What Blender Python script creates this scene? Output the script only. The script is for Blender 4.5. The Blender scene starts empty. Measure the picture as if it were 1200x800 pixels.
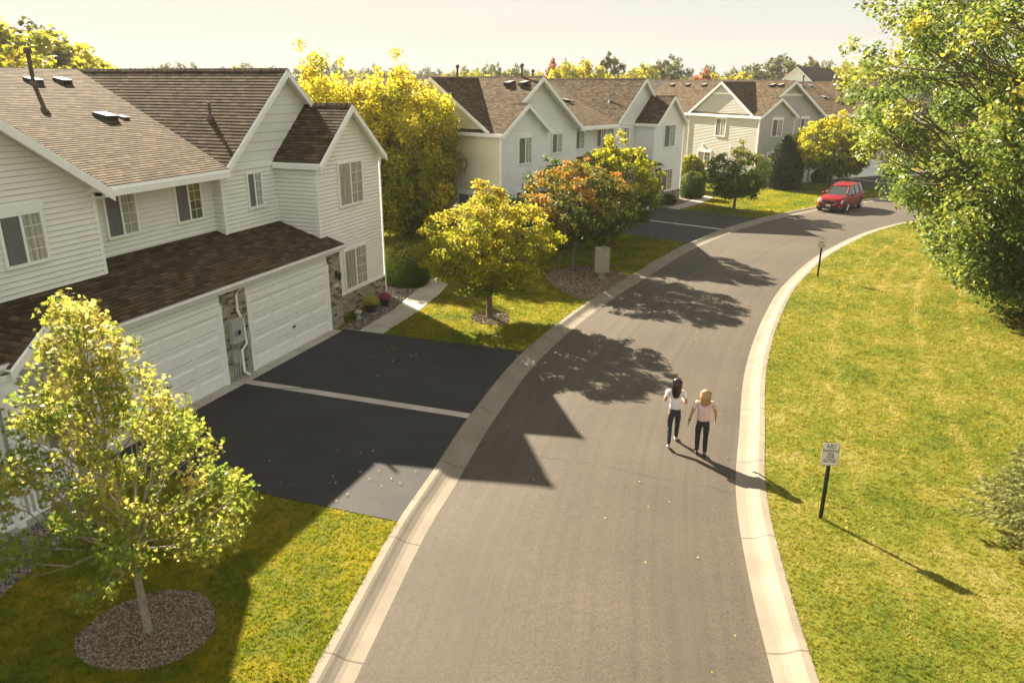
import bpy, bmesh, math, random
import numpy as np
from mathutils import Vector, Matrix
from mathutils.geometry import tessellate_polygon
R = math.radians
random.seed(7)
sc = bpy.context.scene
col = sc.collection

# ------------------------------------------------------------------ camera
cam_d = bpy.data.cameras.new('camera')
cam = bpy.data.objects.new('camera', cam_d); col.objects.link(cam)
cam_d.sensor_width = 36; cam_d.lens = 881 / 1200 * 36
cam_d.clip_start = .1; cam_d.clip_end = 4000
pitch = math.atan(300 / 881)
fw = Vector((0, math.cos(pitch), -math.sin(pitch))); up = Vector((0, math.sin(pitch), math.cos(pitch))); rt = Vector((1, 0, 0))
m = Matrix((rt, up, -fw)).transposed().to_4x4() @ Matrix.Rotation(R(.27), 4, 'Z')
m.translation = (0, 0, 7.9)
cam.matrix_world = m
sc.camera = cam
# ------------------------------------------------------------------ sky, sun, exposure
SUN_AZ = -34.3          # the sun stands ahead and to the left
SUN_EL = 30.0
w = bpy.data.worlds.new('World'); sc.world = w; w.use_nodes = True
nt = w.node_tree; nt.nodes.clear()
sky = nt.nodes.new('ShaderNodeTexSky'); sky.sky_type = 'NISHITA'; sky.sun_disc = False
sky.sun_elevation = R(SUN_EL); sky.sun_rotation = R(SUN_AZ); sky.dust_density = 4; sky.air_density = 1.5; sky.ozone_density = 1
bg = nt.nodes.new('ShaderNodeBackground'); bg.inputs[1].default_value = .1
mixc = nt.nodes.new('ShaderNodeMix'); mixc.data_type = 'RGBA'; mixc.inputs[0].default_value = .99
mixc.inputs[7].default_value = (1.54, 1.51, 1.40, 1)
tc = nt.nodes.new('ShaderNodeTexCoord'); nz = nt.nodes.new('ShaderNodeTexNoise'); nz.inputs['Scale'].default_value = 1.6; nz.inputs['Detail'].default_value = 4
mp = nt.nodes.new('ShaderNodeMapping'); mp.inputs['Scale'].default_value = (1, 1, 5)
vc = nt.nodes.new('ShaderNodeMapRange'); vc.inputs[1].default_value = .3; vc.inputs[2].default_value = .7; vc.inputs[3].default_value = .96; vc.inputs[4].default_value = 1.04
mul = nt.nodes.new('ShaderNodeVectorMath'); mul.operation = 'SCALE'
out = nt.nodes.new('ShaderNodeOutputWorld')
L = nt.links.new
L(sky.outputs[0], mixc.inputs[6]); L(tc.outputs['Generated'], mp.inputs[0]); L(mp.outputs[0], nz.inputs[0]); L(nz.outputs[0], vc.inputs[0])
L(mixc.outputs[2], mul.inputs[0]); L(vc.outputs[0], mul.inputs['Scale']); L(mul.outputs[0], bg.inputs[0]); L(bg.outputs[0], out.inputs[0])
sd = bpy.data.lights.new('sun', 'SUN'); sd.energy = 4.9; sd.angle = R(.55); sd.color = (1, .87, .66)
so = bpy.data.objects.new('sun', sd); col.objects.link(so)
sdir = Vector((math.sin(R(SUN_AZ)) * math.cos(R(SUN_EL)), math.cos(R(SUN_AZ)) * math.cos(R(SUN_EL)), math.sin(R(SUN_EL))))
so.rotation_euler = sdir.to_track_quat('Z', 'Y').to_euler(); so.location = (-20, 30, 40)
vs = sc.view_settings; vs.view_transform = 'Standard'; vs.look = 'None'; vs.gamma = 1; vs.use_curve_mapping = False; vs.exposure = 2.36

# ------------------------------------------------------------------ materials
class NT:
    def __init__(s, name):
        s.m = bpy.data.materials.new(name); s.m.use_nodes = True; s.t = s.m.node_tree; s.t.nodes.clear()
        s.out = s.n('ShaderNodeOutputMaterial'); s.p = s.n('ShaderNodeBsdfPrincipled'); s.l(s.p.outputs[0], s.out.inputs[0])
    def n(s, k, **kw):
        x = s.t.nodes.new(k)
        for a, b in kw.items(): setattr(x, a, b)
        return x
    def l(s, a, b): s.t.links.new(a, b)
    def co(s, kind='Object'):
        return s.n('ShaderNodeTexCoord').outputs[kind]
    def noise(s, scale, detail=3, vec=None, rough=.55, stretch=None):
        x = s.n('ShaderNodeTexNoise'); x.inputs['Scale'].default_value = scale; x.inputs['Detail'].default_value = detail; x.inputs['Roughness'].default_value = rough
        v = vec or s.co()
        if stretch:
            mp = s.n('ShaderNodeMapping'); mp.inputs['Scale'].default_value = stretch; s.l(v, mp.inputs[0]); v = mp.outputs[0]
        s.l(v, x.inputs['Vector']); return x.outputs[0]
    def ramp(s, fac, stops):
        x = s.n('ShaderNodeValToRGB'); e = x.color_ramp.elements
        while len(e) < len(stops): e.new(.5)
        for k, (p, c) in enumerate(stops): e[k].position = p; e[k].color = (*c, 1)
        s.l(fac, x.inputs[0]); return x.outputs[0]
    def mix(s, f, a, b, blend='MIX'):
        x = s.n('ShaderNodeMix', data_type='RGBA', blend_type=blend)
        for sock, v in ((0, f), (6, a), (7, b)):
            if isinstance(v, (int, float)): x.inputs[sock].default_value = v
            elif isinstance(v, tuple): x.inputs[sock].default_value = (*v, 1)
            else: s.l(v, x.inputs[sock])
        return x.outputs[2]
    def math(s, op, a, b=0):
        x = s.n('ShaderNodeMath', operation=op)
        for k, v in enumerate((a, b)):
            if isinstance(v, (int, float)): x.inputs[k].default_value = v
            else: s.l(v, x.inputs[k])
        return x.outputs[0]
    def base(s, c):
        if isinstance(c, tuple): s.p.inputs['Base Color'].default_value = (*c, 1)
        else: s.l(c, s.p.inputs['Base Color'])
    def set(s, rough=None, spec=None, metal=None, coat=None):
        if rough is not None: s.p.inputs['Roughness'].default_value = rough
        if spec is not None: s.p.inputs['Specular IOR Level'].default_value = spec
        if metal is not None: s.p.inputs['Metallic'].default_value = metal
        if coat is not None: s.p.inputs['Coat Weight'].default_value = coat
    def bump(s, h, strength=.5, dist=.01):
        x = s.n('ShaderNodeBump'); x.inputs['Strength'].default_value = strength; x.inputs['Distance'].default_value = dist
        s.l(h, x.inputs['Height']); s.l(x.outputs[0], s.p.inputs['Normal'])
M = {}
def simple(name, c, rough=.6, spec=.5, metal=0, vary=.12, scale=3., coat=None):
    a = NT(name); n = a.noise(scale, 4)
    lo = tuple(x * (1 - vary) for x in c); hi = tuple(min(1, x * (1 + vary)) for x in c)
    a.base(a.ramp(n, [(.3, lo), (.7, hi)])); a.set(rough, spec, metal, coat); M[name] = a.m; return a.m
def asphalt(name, dark, light, scale_big=.35, speck=.6, sheen=0.):
    a = NT(name); big = a.noise(scale_big, 4); fine = a.noise(38, 4, rough=.8); mid = a.noise(9, 5, rough=.7)
    c = a.ramp(big, [(.3, dark), (.7, light)])
    c = a.mix(speck, c, a.ramp(fine, [(.35, (.25, .25, .25)), (.5, (.5, .5, .5)), (.68, (1., 1., 1.))]), 'OVERLAY')
    c = a.mix(.35, c, a.ramp(mid, [(.3, (.38, .38, .38)), (.7, (.62, .62, .62))]), 'OVERLAY')
    a.base(c); a.set(.82, .35); a.bump(fine, .5, .006); M[name] = a.m; return a, c
a, c = asphalt('asphalt', (.048, .038, .0275), (.069, .056, .0415), .28)
# faint wheel tracks following the road, and sealed cracks, from the strip's own coordinates
uv = a.co('UV'); st = a.noise(1.0, 3, uv, .6, (4.5, .05, 1))
c2 = a.mix(.8, c, a.ramp(st, [(.3, (.42, .42, .42)), (.7, (.6, .6, .6))]), 'OVERLAY')
sx = a.n('ShaderNodeSeparateXYZ'); a.l(uv, sx.inputs[0])
wob = a.noise(.9, 4, uv)
yy = a.math('ADD', sx.outputs[1], a.math('MULTIPLY', wob, .9))
fr = a.math('FRACT', a.math('DIVIDE', yy, 9.3))
crack = a.math('LESS_THAN', fr, .0036)
c3 = a.mix(a.math('MULTIPLY', crack, .85), c2, (.03, .028, .026))
a.base(c3)
a, c = asphalt('driveway_asphalt', (.012, .0112, .012), (.020, .019, .0195), .5, .3)
sw = a.noise(.8, 5, stretch=(1, 3, 1)); a.base(a.mix(.8, c, a.ramp(sw, [(.35, (.4, .4, .4)), (.66, (.66, .65, .64))]), 'OVERLAY'))
def concrete(name, c0, c1, joint=3.0):
    a = NT(name); n = a.noise(1.2, 5); f = a.noise(40, 4); c = a.ramp(n, [(.3, c0), (.7, c1)])
    c = a.mix(.3, c, a.ramp(f, [(.3, (.35, .35, .35)), (.7, (.65, .65, .65))]), 'OVERLAY')
    st = a.noise(5, 5, rough=.75); c = a.mix(a.math('MULTIPLY', a.math('GREATER_THAN', st, .63), .22), c, (.2, .17, .13))
    uv = a.co('UV'); sx = a.n('ShaderNodeSeparateXYZ'); a.l(uv, sx.inputs[0])
    fr = a.math('FRACT', a.math('DIVIDE', sx.outputs[1], joint)); j = a.math('LESS_THAN', fr, .011 if joint > 2 else .018)
    c = a.mix(a.math('MULTIPLY', j, .75), c, (.07, .05, .04)); a.base(c); a.set(.85, .3); a.bump(f, .3, .004); M[name] = a.m
concrete('curb_concrete', (.165, .142, .11), (.215, .187, .147))
concrete('walk_concrete', (.33, .30, .255), (.42, .385, .33), 1.5)
def grassmat(name, stops, nscale, trans=.5, blade=False, tint=(1.42, 1.2, .5)):
    a = NT(name); n = a.noise(nscale, 5, rough=.6); n2 = a.noise(nscale * 6, 4, rough=.7)
    f = a.math('ADD', a.math('MULTIPLY', n, .62), a.math('MULTIPLY', n2, .38))
    if blade:
        at = a.n('ShaderNodeAttribute'); at.attribute_name = 'var'
        f = a.math('ADD', a.math('MULTIPLY', f, .72), a.math('MULTIPLY', at.outputs['Fac'], .28))
    c = a.ramp(f, stops)
    a.base(c); a.set(.85, .08)
    if blade:
        tr = a.n('ShaderNodeBsdfTranslucent'); a.l(a.mix(1., c, tint, 'MULTIPLY'), tr.inputs[0]); mx = a.n('ShaderNodeMixShader'); mx.inputs[0].default_value = trans
        a.l(a.p.outputs[0], mx.inputs[1]); a.l(tr.outputs[0], mx.inputs[2]); a.l(mx.outputs[0], a.out.inputs[0])
    else:
        a.bump(a.noise(22, 4, rough=.7), .9, .05)
    M[name] = a.m
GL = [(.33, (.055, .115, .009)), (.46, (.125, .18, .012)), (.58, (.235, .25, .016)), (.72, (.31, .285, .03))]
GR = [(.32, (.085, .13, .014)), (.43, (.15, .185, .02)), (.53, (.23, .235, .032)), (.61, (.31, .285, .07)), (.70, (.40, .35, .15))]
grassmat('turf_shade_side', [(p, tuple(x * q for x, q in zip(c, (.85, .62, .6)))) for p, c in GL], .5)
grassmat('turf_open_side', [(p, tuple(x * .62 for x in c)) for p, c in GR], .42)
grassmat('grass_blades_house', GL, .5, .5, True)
grassmat('grass_blades_open', GR, .42, .5, True, (1.3, 1.12, .75))
grassmat('far_ground', [(.3, (.05, .07, .015)), (.7, (.10, .105, .03))], .03)
# siding, shingles, brick
simple('siding_cream', (.80, .80, .765), .55, .4, vary=.04, scale=1.2)
simple('siding_white', (.82, .84, .845), .55, .4, vary=.04, scale=1.2)
simple('siding_grey', (.50, .485, .45), .55, .4, vary=.04, scale=1.2)
simple('siding_end_grey', (.54, .53, .49), .55, .4, vary=.04, scale=1.2)
simple('siding_end_warmlit', (.76, .73, .58), .55, .4, vary=.04, scale=1.2)  # white siding with the yellowish light on the end wall put into its colour
simple('trim_white', (.88, .89, .88), .45, .5, vary=.03)
simple('door_white', (.87, .875, .86), .4, .5, vary=.03)
simple('seal_dark', (.03, .03, .03), .8)
def shingles(name, cols):
    a = NT(name); uv = a.co('UV')
    b = a.n('ShaderNodeTexBrick'); b.offset = .37; b.squash = 1; b.inputs['Scale'].default_value = 1
    b.inputs['Brick Width'].default_value = .27; b.inputs['Row Height'].default_value = .142; b.inputs['Mortar Size'].default_value = .007
    b.inputs['Color1'].default_value = (0, 0, 0, 1); b.inputs['Color2'].default_value = (1, 1, 1, 1); b.inputs['Mortar'].default_value = (.2, .2, .2, 1)
    a.l(uv, b.inputs[0])
    c = a.ramp(b.outputs[0], [(0, cols[0]), (.35, cols[1]), (.7, cols[2]), (1, cols[3])])
    big = a.noise(.5, 4); c = a.mix(.25, c, a.ramp(big, [(.3, (.4, .4, .4)), (.7, (.6, .6, .6))]), 'OVERLAY')
    fine = a.noise(55, 3); c = a.mix(.3, c, a.ramp(fine, [(.3, (.3, .3, .3)), (.7, (.7, .7, .7))]), 'OVERLAY')
    sx = a.n('ShaderNodeSeparateXYZ'); a.l(uv, sx.inputs[0]); fr = a.math('FRACT', a.math('DIVIDE', sx.outputs[1], .142))
    lip = a.math('LESS_THAN', fr, .22)
    # shade line at the butt of each course, painted as a dark band
    c = a.mix(a.math('MULTIPLY', lip, .5), c, (.018, .014, .011))
    a.base(c); a.set(.95, .07)
    h = a.math('ADD', a.math('SUBTRACT', 1., fr), a.math('MULTIPLY', b.outputs[1], -.3)); a.bump(h, .8, .02)
    M[name] = a.m
shingles('shingles', [(.040, .027, .016), (.066, .046, .028), (.088, .063, .039), (.124, .091, .057)])
shingles('shingles_grey', [(.045, .04, .036), (.065, .058, .052), (.085, .077, .068), (.11, .10, .09)])
a = NT('brick'); uv = a.co('UV'); b = a.n('ShaderNodeTexBrick'); b.inputs['Scale'].default_value = 1; b.inputs['Brick Width'].default_value = .24; b.inputs['Row Height'].default_value = .085; b.inputs['Mortar Size'].default_value = .008
b.inputs['Color1'].default_value = (0, 0, 0, 1); b.inputs['Color2'].default_value = (1, 1, 1, 1); b.inputs['Mortar'].default_value = (.5, .5, .5, 1); a.l(uv, b.inputs[0])
c = a.ramp(b.outputs[0], [(0, (.05, .05, .045)), (.16, (.09, .085, .07)), (.24, (.25, .215, .155)), (.6, (.33, .285, .205)), (1, (.40, .35, .26))])
c = a.mix(a.math('MULTIPLY', b.outputs[1], .8), c, (.30, .27, .21)); a.base(c); a.set(.85, .3); a.bump(a.math('SUBTRACT', 1., b.outputs[1]), .6, .01); M['brick'] = a.m
# glass: gloss over a dim room, a grey insect screen or a pale curtain
def pane(name, lo, hi, stretch=(12, 12, 1), rough=.06, spec=.6):
    a = NT(name); n = a.noise(1.6, 3, stretch=stretch); a.base(a.ramp(n, [(.35, lo), (.65, hi)])); a.set(rough, spec); M[name] = a.m
pane('pane_screen', (.13, .12, .125), (.17, .155, .16), rough=.5, spec=.3)
pane('pane_dark', (.03, .03, .03), (.07, .07, .06), (3, 3, 3), .05, .9)
pane('pane_curtain', (.27, .265, .22), (.46, .45, .39), (10, 10, .6), .08, .5)
simple('black_metal', (.02, .02, .02), .45, .5)
simple('green_steel', (.018, .03, .022), .5, .5)
simple('pipe_brown', (.10, .065, .05), .6)
simple('vent_black', (.02, .018, .018), .5)
simple('vent_grey', (.30, .29, .28), .4)
simple('meter_grey', (.42, .41, .39), .5)
simple('sign_white', (.72, .72, .70), .35)
simple('sign_red', (.35, .03, .03), .4)
simple('sign_ink', (.05, .02, .02), .4)
simple('mail_tan', (.33, .325, .26), .5, vary=.06)
simple('bark', (.11, .085, .062), .9, vary=.4, scale=14)
simple('bark_pale', (.27, .235, .19), .85, vary=.25, scale=14)
simple('mulch', (.16, .125, .09), .95, vary=.55, scale=16)
def rocks(name, c0, c1, c2):
    a = NT(name); v = a.n('ShaderNodeTexVoronoi'); v.inputs['Scale'].default_value = 13; a.l(a.co(), v.inputs['Vector'])
    sx = a.n('ShaderNodeSeparateColor'); a.l(v.outputs['Color'], sx.inputs[0])
    c = a.ramp(sx.outputs[0], [(0, c0), (.5, c1), (1, c2)]); a.base(c); a.set(.8, .4)
    a.bump(a.math('SUBTRACT', 1., v.outputs['Distance']), 1, .05); M[name] = a.m
rocks('rock_bed', (.05, .042, .04), (.12, .10, .085), (.26, .22, .18))
rocks('rock_bed_tan', (.06, .052, .04), (.12, .10, .08), (.22, .19, .15))
def leafmat(name, stops, trans=.45, rough=.55, spec=.15):
    a = NT(name); at = a.n('ShaderNodeAttribute'); at.attribute_name = 'var'
    c = a.ramp(at.outputs['Fac'], stops); a.base(c); a.set(rough, spec)
    tr = a.n('ShaderNodeBsdfTranslucent'); a.l(a.mix(.35, c, (1, .95, .3), 'MULTIPLY'), tr.inputs[0])
    hs = a.n('ShaderNodeHueSaturation'); hs.inputs['Value'].default_value = 1.35; a.l(c, hs.inputs['Color']); a.l(hs.outputs[0], tr.inputs[0])
    mx = a.n('ShaderNodeMixShader'); mx.inputs[0].default_value = trans
    a.l(a.p.outputs[0], mx.inputs[1]); a.l(tr.outputs[0], mx.inputs[2]); a.l(mx.outputs[0], a.out.inputs[0]); M[name] = a.m
leafmat('leaf_maple', [(0, (.07, .12, .018)), (.45, (.17, .22, .03)), (.75, (.33, .31, .05)), (1, (.52, .43, .13))], .55, .45, .25)
leafmat('leaf_yellow', [(0, (.07, .11, .010)), (.35, (.18, .20, .012)), (.7, (.34, .31, .02)), (1, (.47, .33, .05))], .55)
leafmat('leaf_orange', [(0, (.045, .07, .012)), (.4, (.12, .13, .018)), (.7, (.30, .19, .025)), (.9, (.42, .15, .04)), (1, (.45, .22, .06))], .42)
leafmat('leaf_green', [(0, (.03, .06, .010)), (.5, (.075, .125, .016)), (.8, (.15, .18, .02)), (1, (.34, .25, .03))], .4)
leafmat('leaf_silver', [(0, (.035, .07, .014)), (.45, (.10, .155, .027)), (.8, (.23, .26, .04)), (1, (.46, .38, .05))], .45, .48, .3)
leafmat('leaf_far', [(0, (.035, .055, .014)), (.45, (.07, .095, .02)), (.8, (.15, .14, .025)), (1, (.26, .17, .03))], .35)
leafmat('leaf_gold', [(0, (.07, .12, .010)), (.4, (.22, .245, .015)), (.7, (.42, .38, .02)), (1, (.54, .44, .04))], .58)
leafmat('leaf_red', [(0, (.08, .04, .02)), (.5, (.22, .07, .03)), (1, (.42, .14, .03))], .4)
leafmat('needle', [(0, (.08, .10, .025)), (.5, (.22, .24, .07)), (1, (.46, .45, .17))], .3)
leafmat('arbor_leaf', [(0, (.008, .022, .006)), (.6, (.02, .045, .010)), (1, (.06, .09, .016))], .2)
leafmat('leaf_fallen', [(0, (.20, .14, .03)), (1, (.45, .38, .12))], .2)

# ------------------------------------------------------------------ helpers
def tag(o, label=None, cat=None, group=None, kind=None):
    if label: o['label'] = label
    if cat: o['category'] = cat
    if group: o['group'] = group
    if kind: o['kind'] = kind
    return o
def empty(name, loc, rz=0, label=None, cat=None, group=None):
    o = bpy.data.objects.new(name, None); col.objects.link(o); o.location = loc; o.rotation_euler = (0, 0, rz); o.empty_display_size = .3
    return tag(o, label, cat, group)
class MB:
    def __init__(s): s.v = []; s.f = []; s.uv = []; s.mi = []
    def face(s, pts, uv=None, mi=0):
        k = len(s.v); s.v += [tuple(p) for p in pts]; s.f.append(tuple(range(k, k + len(pts)))); s.uv.append(uv or [(0, 0)] * len(pts)); s.mi.append(mi)
    def box(s, a, b, mi=0, uvs=False):
        x0, y0, z0 = a; x1, y1, z1 = b
        P = lambda i, j, k: ((x0, x1)[i], (y0, y1)[j], (z0, z1)[k])
        for q in (((0,0,0),(0,1,0),(1,1,0),(1,0,0)), ((0,0,1),(1,0,1),(1,1,1),(0,1,1)), ((0,0,0),(1,0,0),(1,0,1),(0,0,1)),
                  ((1,0,0),(1,1,0),(1,1,1),(1,0,1)), ((1,1,0),(0,1,0),(0,1,1),(1,1,1)), ((0,1,0),(0,0,0),(0,0,1),(0,1,1))):
            pts = [P(*t) for t in q]
            nx = abs(pts[0][0] - pts[2][0]) < 1e-9; nz_ = abs(pts[0][2] - pts[2][2]) < 1e-9
            s.face(pts, [((p[1] if nx else p[0]), (p[1] if nz_ else p[2])) for p in pts], mi)
        return s
    def prism(s, poly, d, mi=0):
        """poly: planar loop of 3d points, pushed by vector d"""
        d = Vector(d); A = [Vector(p) for p in poly]; B = [p + d for p in A]
        s.face(A, mi=mi); s.face(B[::-1], mi=mi)
        for i in range(len(A)):
            j = (i + 1) % len(A); s.face([A[j], A[i], B[i], B[j]], mi=mi)
        return s
    def tube(s, pts, rad, n=8, cap=True, mi=0):
        pts = [Vector(p) for p in pts]
        if not hasattr(rad, '__len__'): rad = [rad] * len(pts)
        rings = []; ref = Vector((0, 0, 1))
        for i, p in enumerate(pts):
            d = (pts[min(i + 1, len(pts) - 1)] - pts[max(i - 1, 0)]).normalized()
            a = d.cross(ref if abs(d.z) < .95 else Vector((1, 0, 0))).normalized(); b = d.cross(a)
            rings.append([p + (a * math.cos(t) + b * math.sin(t)) * rad[i] for t in [2 * math.pi * k / n for k in range(n)]])
        for i in range(len(rings) - 1):
            for k in range(n):
                q = (k + 1) % n; s.face([rings[i][k], rings[i + 1][k], rings[i + 1][q], rings[i][q]], mi=mi)
        if cap: s.face(rings[0], mi=mi); s.face(rings[-1][::-1], mi=mi)
        return s
    def build(s, name, mats, parent=None, smooth=False, bevel=0):
        me = bpy.data.meshes.new(name); me.from_pydata(s.v, [], s.f)
        if not isinstance(mats, (list, tuple)): mats = [mats]
        for x in mats: me.materials.append(x)
        ul = me.uv_layers.new(name='uv'); flat = [c for f in s.uv for t in f for c in t]; ul.data.foreach_set('uv', flat)
        me.polygons.foreach_set('material_index', s.mi)
        bm = bmesh.new(); bm.from_mesh(me); bmesh.ops.remove_doubles(bm, verts=bm.verts, dist=1e-5)
        if bevel: bmesh.ops.recalc_face_normals(bm, faces=bm.faces)
        bm.to_mesh(me); bm.free()
        if smooth:
            me.polygons.foreach_set('use_smooth', [True] * len(me.polygons))
        o = bpy.data.objects.new(name, me); col.objects.link(o); o.parent = parent
        if bevel:
            b = o.modifiers.new('bevel', 'BEVEL'); b.width = bevel; b.segments = 2; b.limit_method = 'ANGLE'
        return o
def np_mesh(name, verts, faces_n, mats, parent=None, var=None, smooth=False):
    """verts (N,3); every face uses faces_n consecutive verts; var: one value per face"""
    me = bpy.data.meshes.new(name); n = len(verts); nf = n // faces_n
    me.vertices.add(n); me.vertices.foreach_set('co', np.ascontiguousarray(verts, dtype=np.float32).ravel())
    me.loops.add(n); me.loops.foreach_set('vertex_index', np.arange(n, dtype=np.int32))
    me.polygons.add(nf); me.polygons.foreach_set('loop_start', np.arange(0, n, faces_n, dtype=np.int32))
    me.polygons.foreach_set('loop_total', np.full(nf, faces_n, dtype=np.int32))
    if var is not None:
        at = me.attributes.new('var', 'FLOAT', 'POINT'); at.data.foreach_set('value', np.repeat(np.asarray(var, dtype=np.float32), faces_n))
    me.update(calc_edges=True); me.validate()
    for x in (mats if isinstance(mats, (list, tuple)) else [mats]): me.materials.append(x)
    o = bpy.data.objects.new(name, me); col.objects.link(o); o.parent = parent
    return o
def sheet(name, loop, z, mat, kind='structure', uvf=None, thick=0):
    pts = [Vector((p[0], p[1], z)) for p in loop]; tri = tessellate_polygon([pts]); mb = MB()
    for t in tri:
        P = [pts[i] for i in t]
        if (P[1] - P[0]).cross(P[2] - P[0]).z < 0: P.reverse()
        mb.face(P, [uvf(p) if uvf else (p.x, p.y) for p in P])
    if thick:
        n = len(pts)
        for i in range(n):
            a_, b_ = pts[i], pts[(i + 1) % n]; dz = Vector((0, 0, thick)); mb.face([a_, b_, b_ - dz, a_ - dz])
    o = mb.build(name, mat); tag(o, kind=kind); return o
def copy_tree(o, parent=None):
    c = o.copy(); col.objects.link(c); c.parent = parent
    for ch in o.children: copy_tree(ch, c)
    return c

# ------------------------------------------------------------------ ground, road, kerbs
def spline(pts, step=.5):
    P = [np.array(p, float) for p in pts]; P = [2 * P[0] - P[1]] + P + [2 * P[-1] - P[-2]]; o = []
    for i in range(1, len(P) - 2):
        n = max(2, int(np.linalg.norm(P[i + 1] - P[i]) / step))
        for k in range(n):
            t = k / n; a_, b_, c_, d_ = P[i - 1:i + 3]
            o.append(.5 * ((2 * b_) + (-a_ + c_) * t + (2 * a_ - 5 * b_ + 4 * c_ - d_) * t * t + (-a_ + 3 * b_ - 3 * c_ + d_) * t ** 3))
    o.append(P[-2]); return np.array(o)
KL = spline([(-6, -30), (-5, -12), (-4.0, 0), (-3.3, 5), (-2.76, 8.5), (-2.18, 12.1), (-1.72, 14.1), (-1.0, 17.3), (.33, 21.8), (2.62, 27.1), (5.4, 32.3), (9.1, 38.8), (14.3, 45.7), (21.4, 52.3), (32, 59.6), (46, 67.5), (72, 79), (112, 93)])
KR = spline([(2, -30), (2.8, -8), (3.5, 2), (3.95, 6), (4.28, 8.4), (4.62, 10.7), (5.16, 13.4), (6.05, 16.3), (7.5, 20.7), (9.63, 25.8), (12.2, 30.9), (16.5, 37.5), (22.8, 44.5), (33, 51.6), (47, 59.6), (73, 71), (113, 85)])
def offset(c, d):
    t = np.gradient(c, axis=0); t /= np.linalg.norm(t, axis=1)[:, None]; return c + np.stack([t[:, 1], -t[:, 0]], 1) * d
LZ = .11
def kerb(name, c, sgn):
    prof = [(-.02, -.1), (-.02, LZ - .02), (0, LZ + .012), (.13, LZ + .014), (.18, LZ - .004), (.24, .075), (.32, .04), (.40, .022), (.6, .006), (.6, -.1)]
    arc = np.concatenate([[0], np.cumsum(np.linalg.norm(np.diff(c, axis=0), axis=1))]); mb = MB()
    rows = [offset(c, sgn * d) for d, z in prof]
    for i in range(len(c) - 1):
        for k in range(len(prof) - 1):
            q = [(*rows[k][i], prof[k][1]), (*rows[k + 1][i], prof[k + 1][1]), (*rows[k + 1][i + 1], prof[k + 1][1]), (*rows[k][i + 1], prof[k][1])]
            uvq = [(prof[k][0], arc[i]), (prof[k + 1][0], arc[i]), (prof[k + 1][0], arc[i + 1]), (prof[k][0], arc[i + 1])]
            if sgn < 0: q.reverse(); uvq.reverse()
            mb.face(q, uvq)
    o = mb.build(name, M['curb_concrete']); tag(o, kind='structure'); return o
kerb('kerb', KL, 1); kerb('kerb', KR, -1)
EL = offset(KL, .59); ER0 = offset(KR, -.59)
# asphalt strip between the kerbs
def resamp(c, n):
    a_ = np.concatenate([[0], np.cumsum(np.linalg.norm(np.diff(c, axis=0), axis=1))]); s_ = np.linspace(0, a_[-1], n)
    return np.stack([np.interp(s_, a_, c[:, 0]), np.interp(s_, a_, c[:, 1])], 1), s_
ea, sa = resamp(EL, 260); eb, sb = resamp(ER0, 260)
mb = MB(); nx = 8
for i in range(259):
    for k in range(nx):
        t0, t1 = k / nx, (k + 1) / nx
        f = lambda ii, t: ea[ii] * (1 - t) + eb[ii] * t
        zc = lambda t: .008 + .05 * 4 * t * (1 - t) * .6
        mb.face([(*f(i, t0), zc(t0)), (*f(i, t1), zc(t1)), (*f(i + 1, t1), zc(t1)), (*f(i + 1, t0), zc(t0))], [(t0 * 6.2, sa[i]), (t1 * 6.2, sa[i]), (t1 * 6.2, sa[i + 1]), (t0 * 6.2, sa[i + 1])])
tag(mb.build('road', M['asphalt'], smooth=True), kind='structure')
n = 48
sheet('ground', [(900 * math.cos(2 * math.pi * k / n), 900 * math.sin(2 * math.pi * k / n)) for k in range(n)], -.12, M['far_ground'])
left_loop = [tuple(p) for p in KL] + [(112, 220), (-160, 220), (-160, -30)]
right_loop = [tuple(p) for p in KR] + [(150, 85), (150, -30)]
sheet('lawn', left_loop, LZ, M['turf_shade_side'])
sheet('lawn', right_loop, LZ, M['turf_open_side'])

# ------------------------------------------------------------------ townhouse rows (local x = towards the street, y = along the facade)
POSE = {1: ((-6.79, 21.95), 19.37), 2: ((8.13, 49.57), 39.16), 3: ((32.4, 70.36), 63.17)}
def at(k, u, v):
    (ox, oy), a_ = POSE[k]; a_ = R(a_); return ox + u * math.sin(a_) + v * math.cos(a_), oy + u * math.cos(a_) - v * math.sin(a_)
UA0, UW1, UA1, UC, UR = -12.69, -8.69, -4.77, 2.64, 6.68
VM, VB, VC, VA, VW = -2.34, -2.0, -.46, -1.7, -.97
VRG, VBK = -10.4, -18.8
VE = -1.5
ZE, ZR = 5.5, 8.35
GZ = .02
front = lambda v: (lambda s, z, o: (v + o, s, z))
left_ = lambda u: (lambda s, z, o: (s, u - o, z))
right_ = lambda u: (lambda s, z, o: (s, u + o, z))
back_ = lambda v: (lambda s, z, o: (v - o, s, z))
GRV = True
def clip(poly, z, keep_above):
    o = []
    for i in range(len(poly)):
        a_, b_ = poly[i], poly[(i + 1) % len(poly)]
        ia = (a_[1] >= z) == keep_above or a_[1] == z; ib = (b_[1] >= z) == keep_above or b_[1] == z
        if ia: o.append(a_)
        if ia != ib:
            t = (z - a_[1]) / (b_[1] - a_[1]); o.append((a_[0] + t * (b_[0] - a_[0]), z))
    return o
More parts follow.
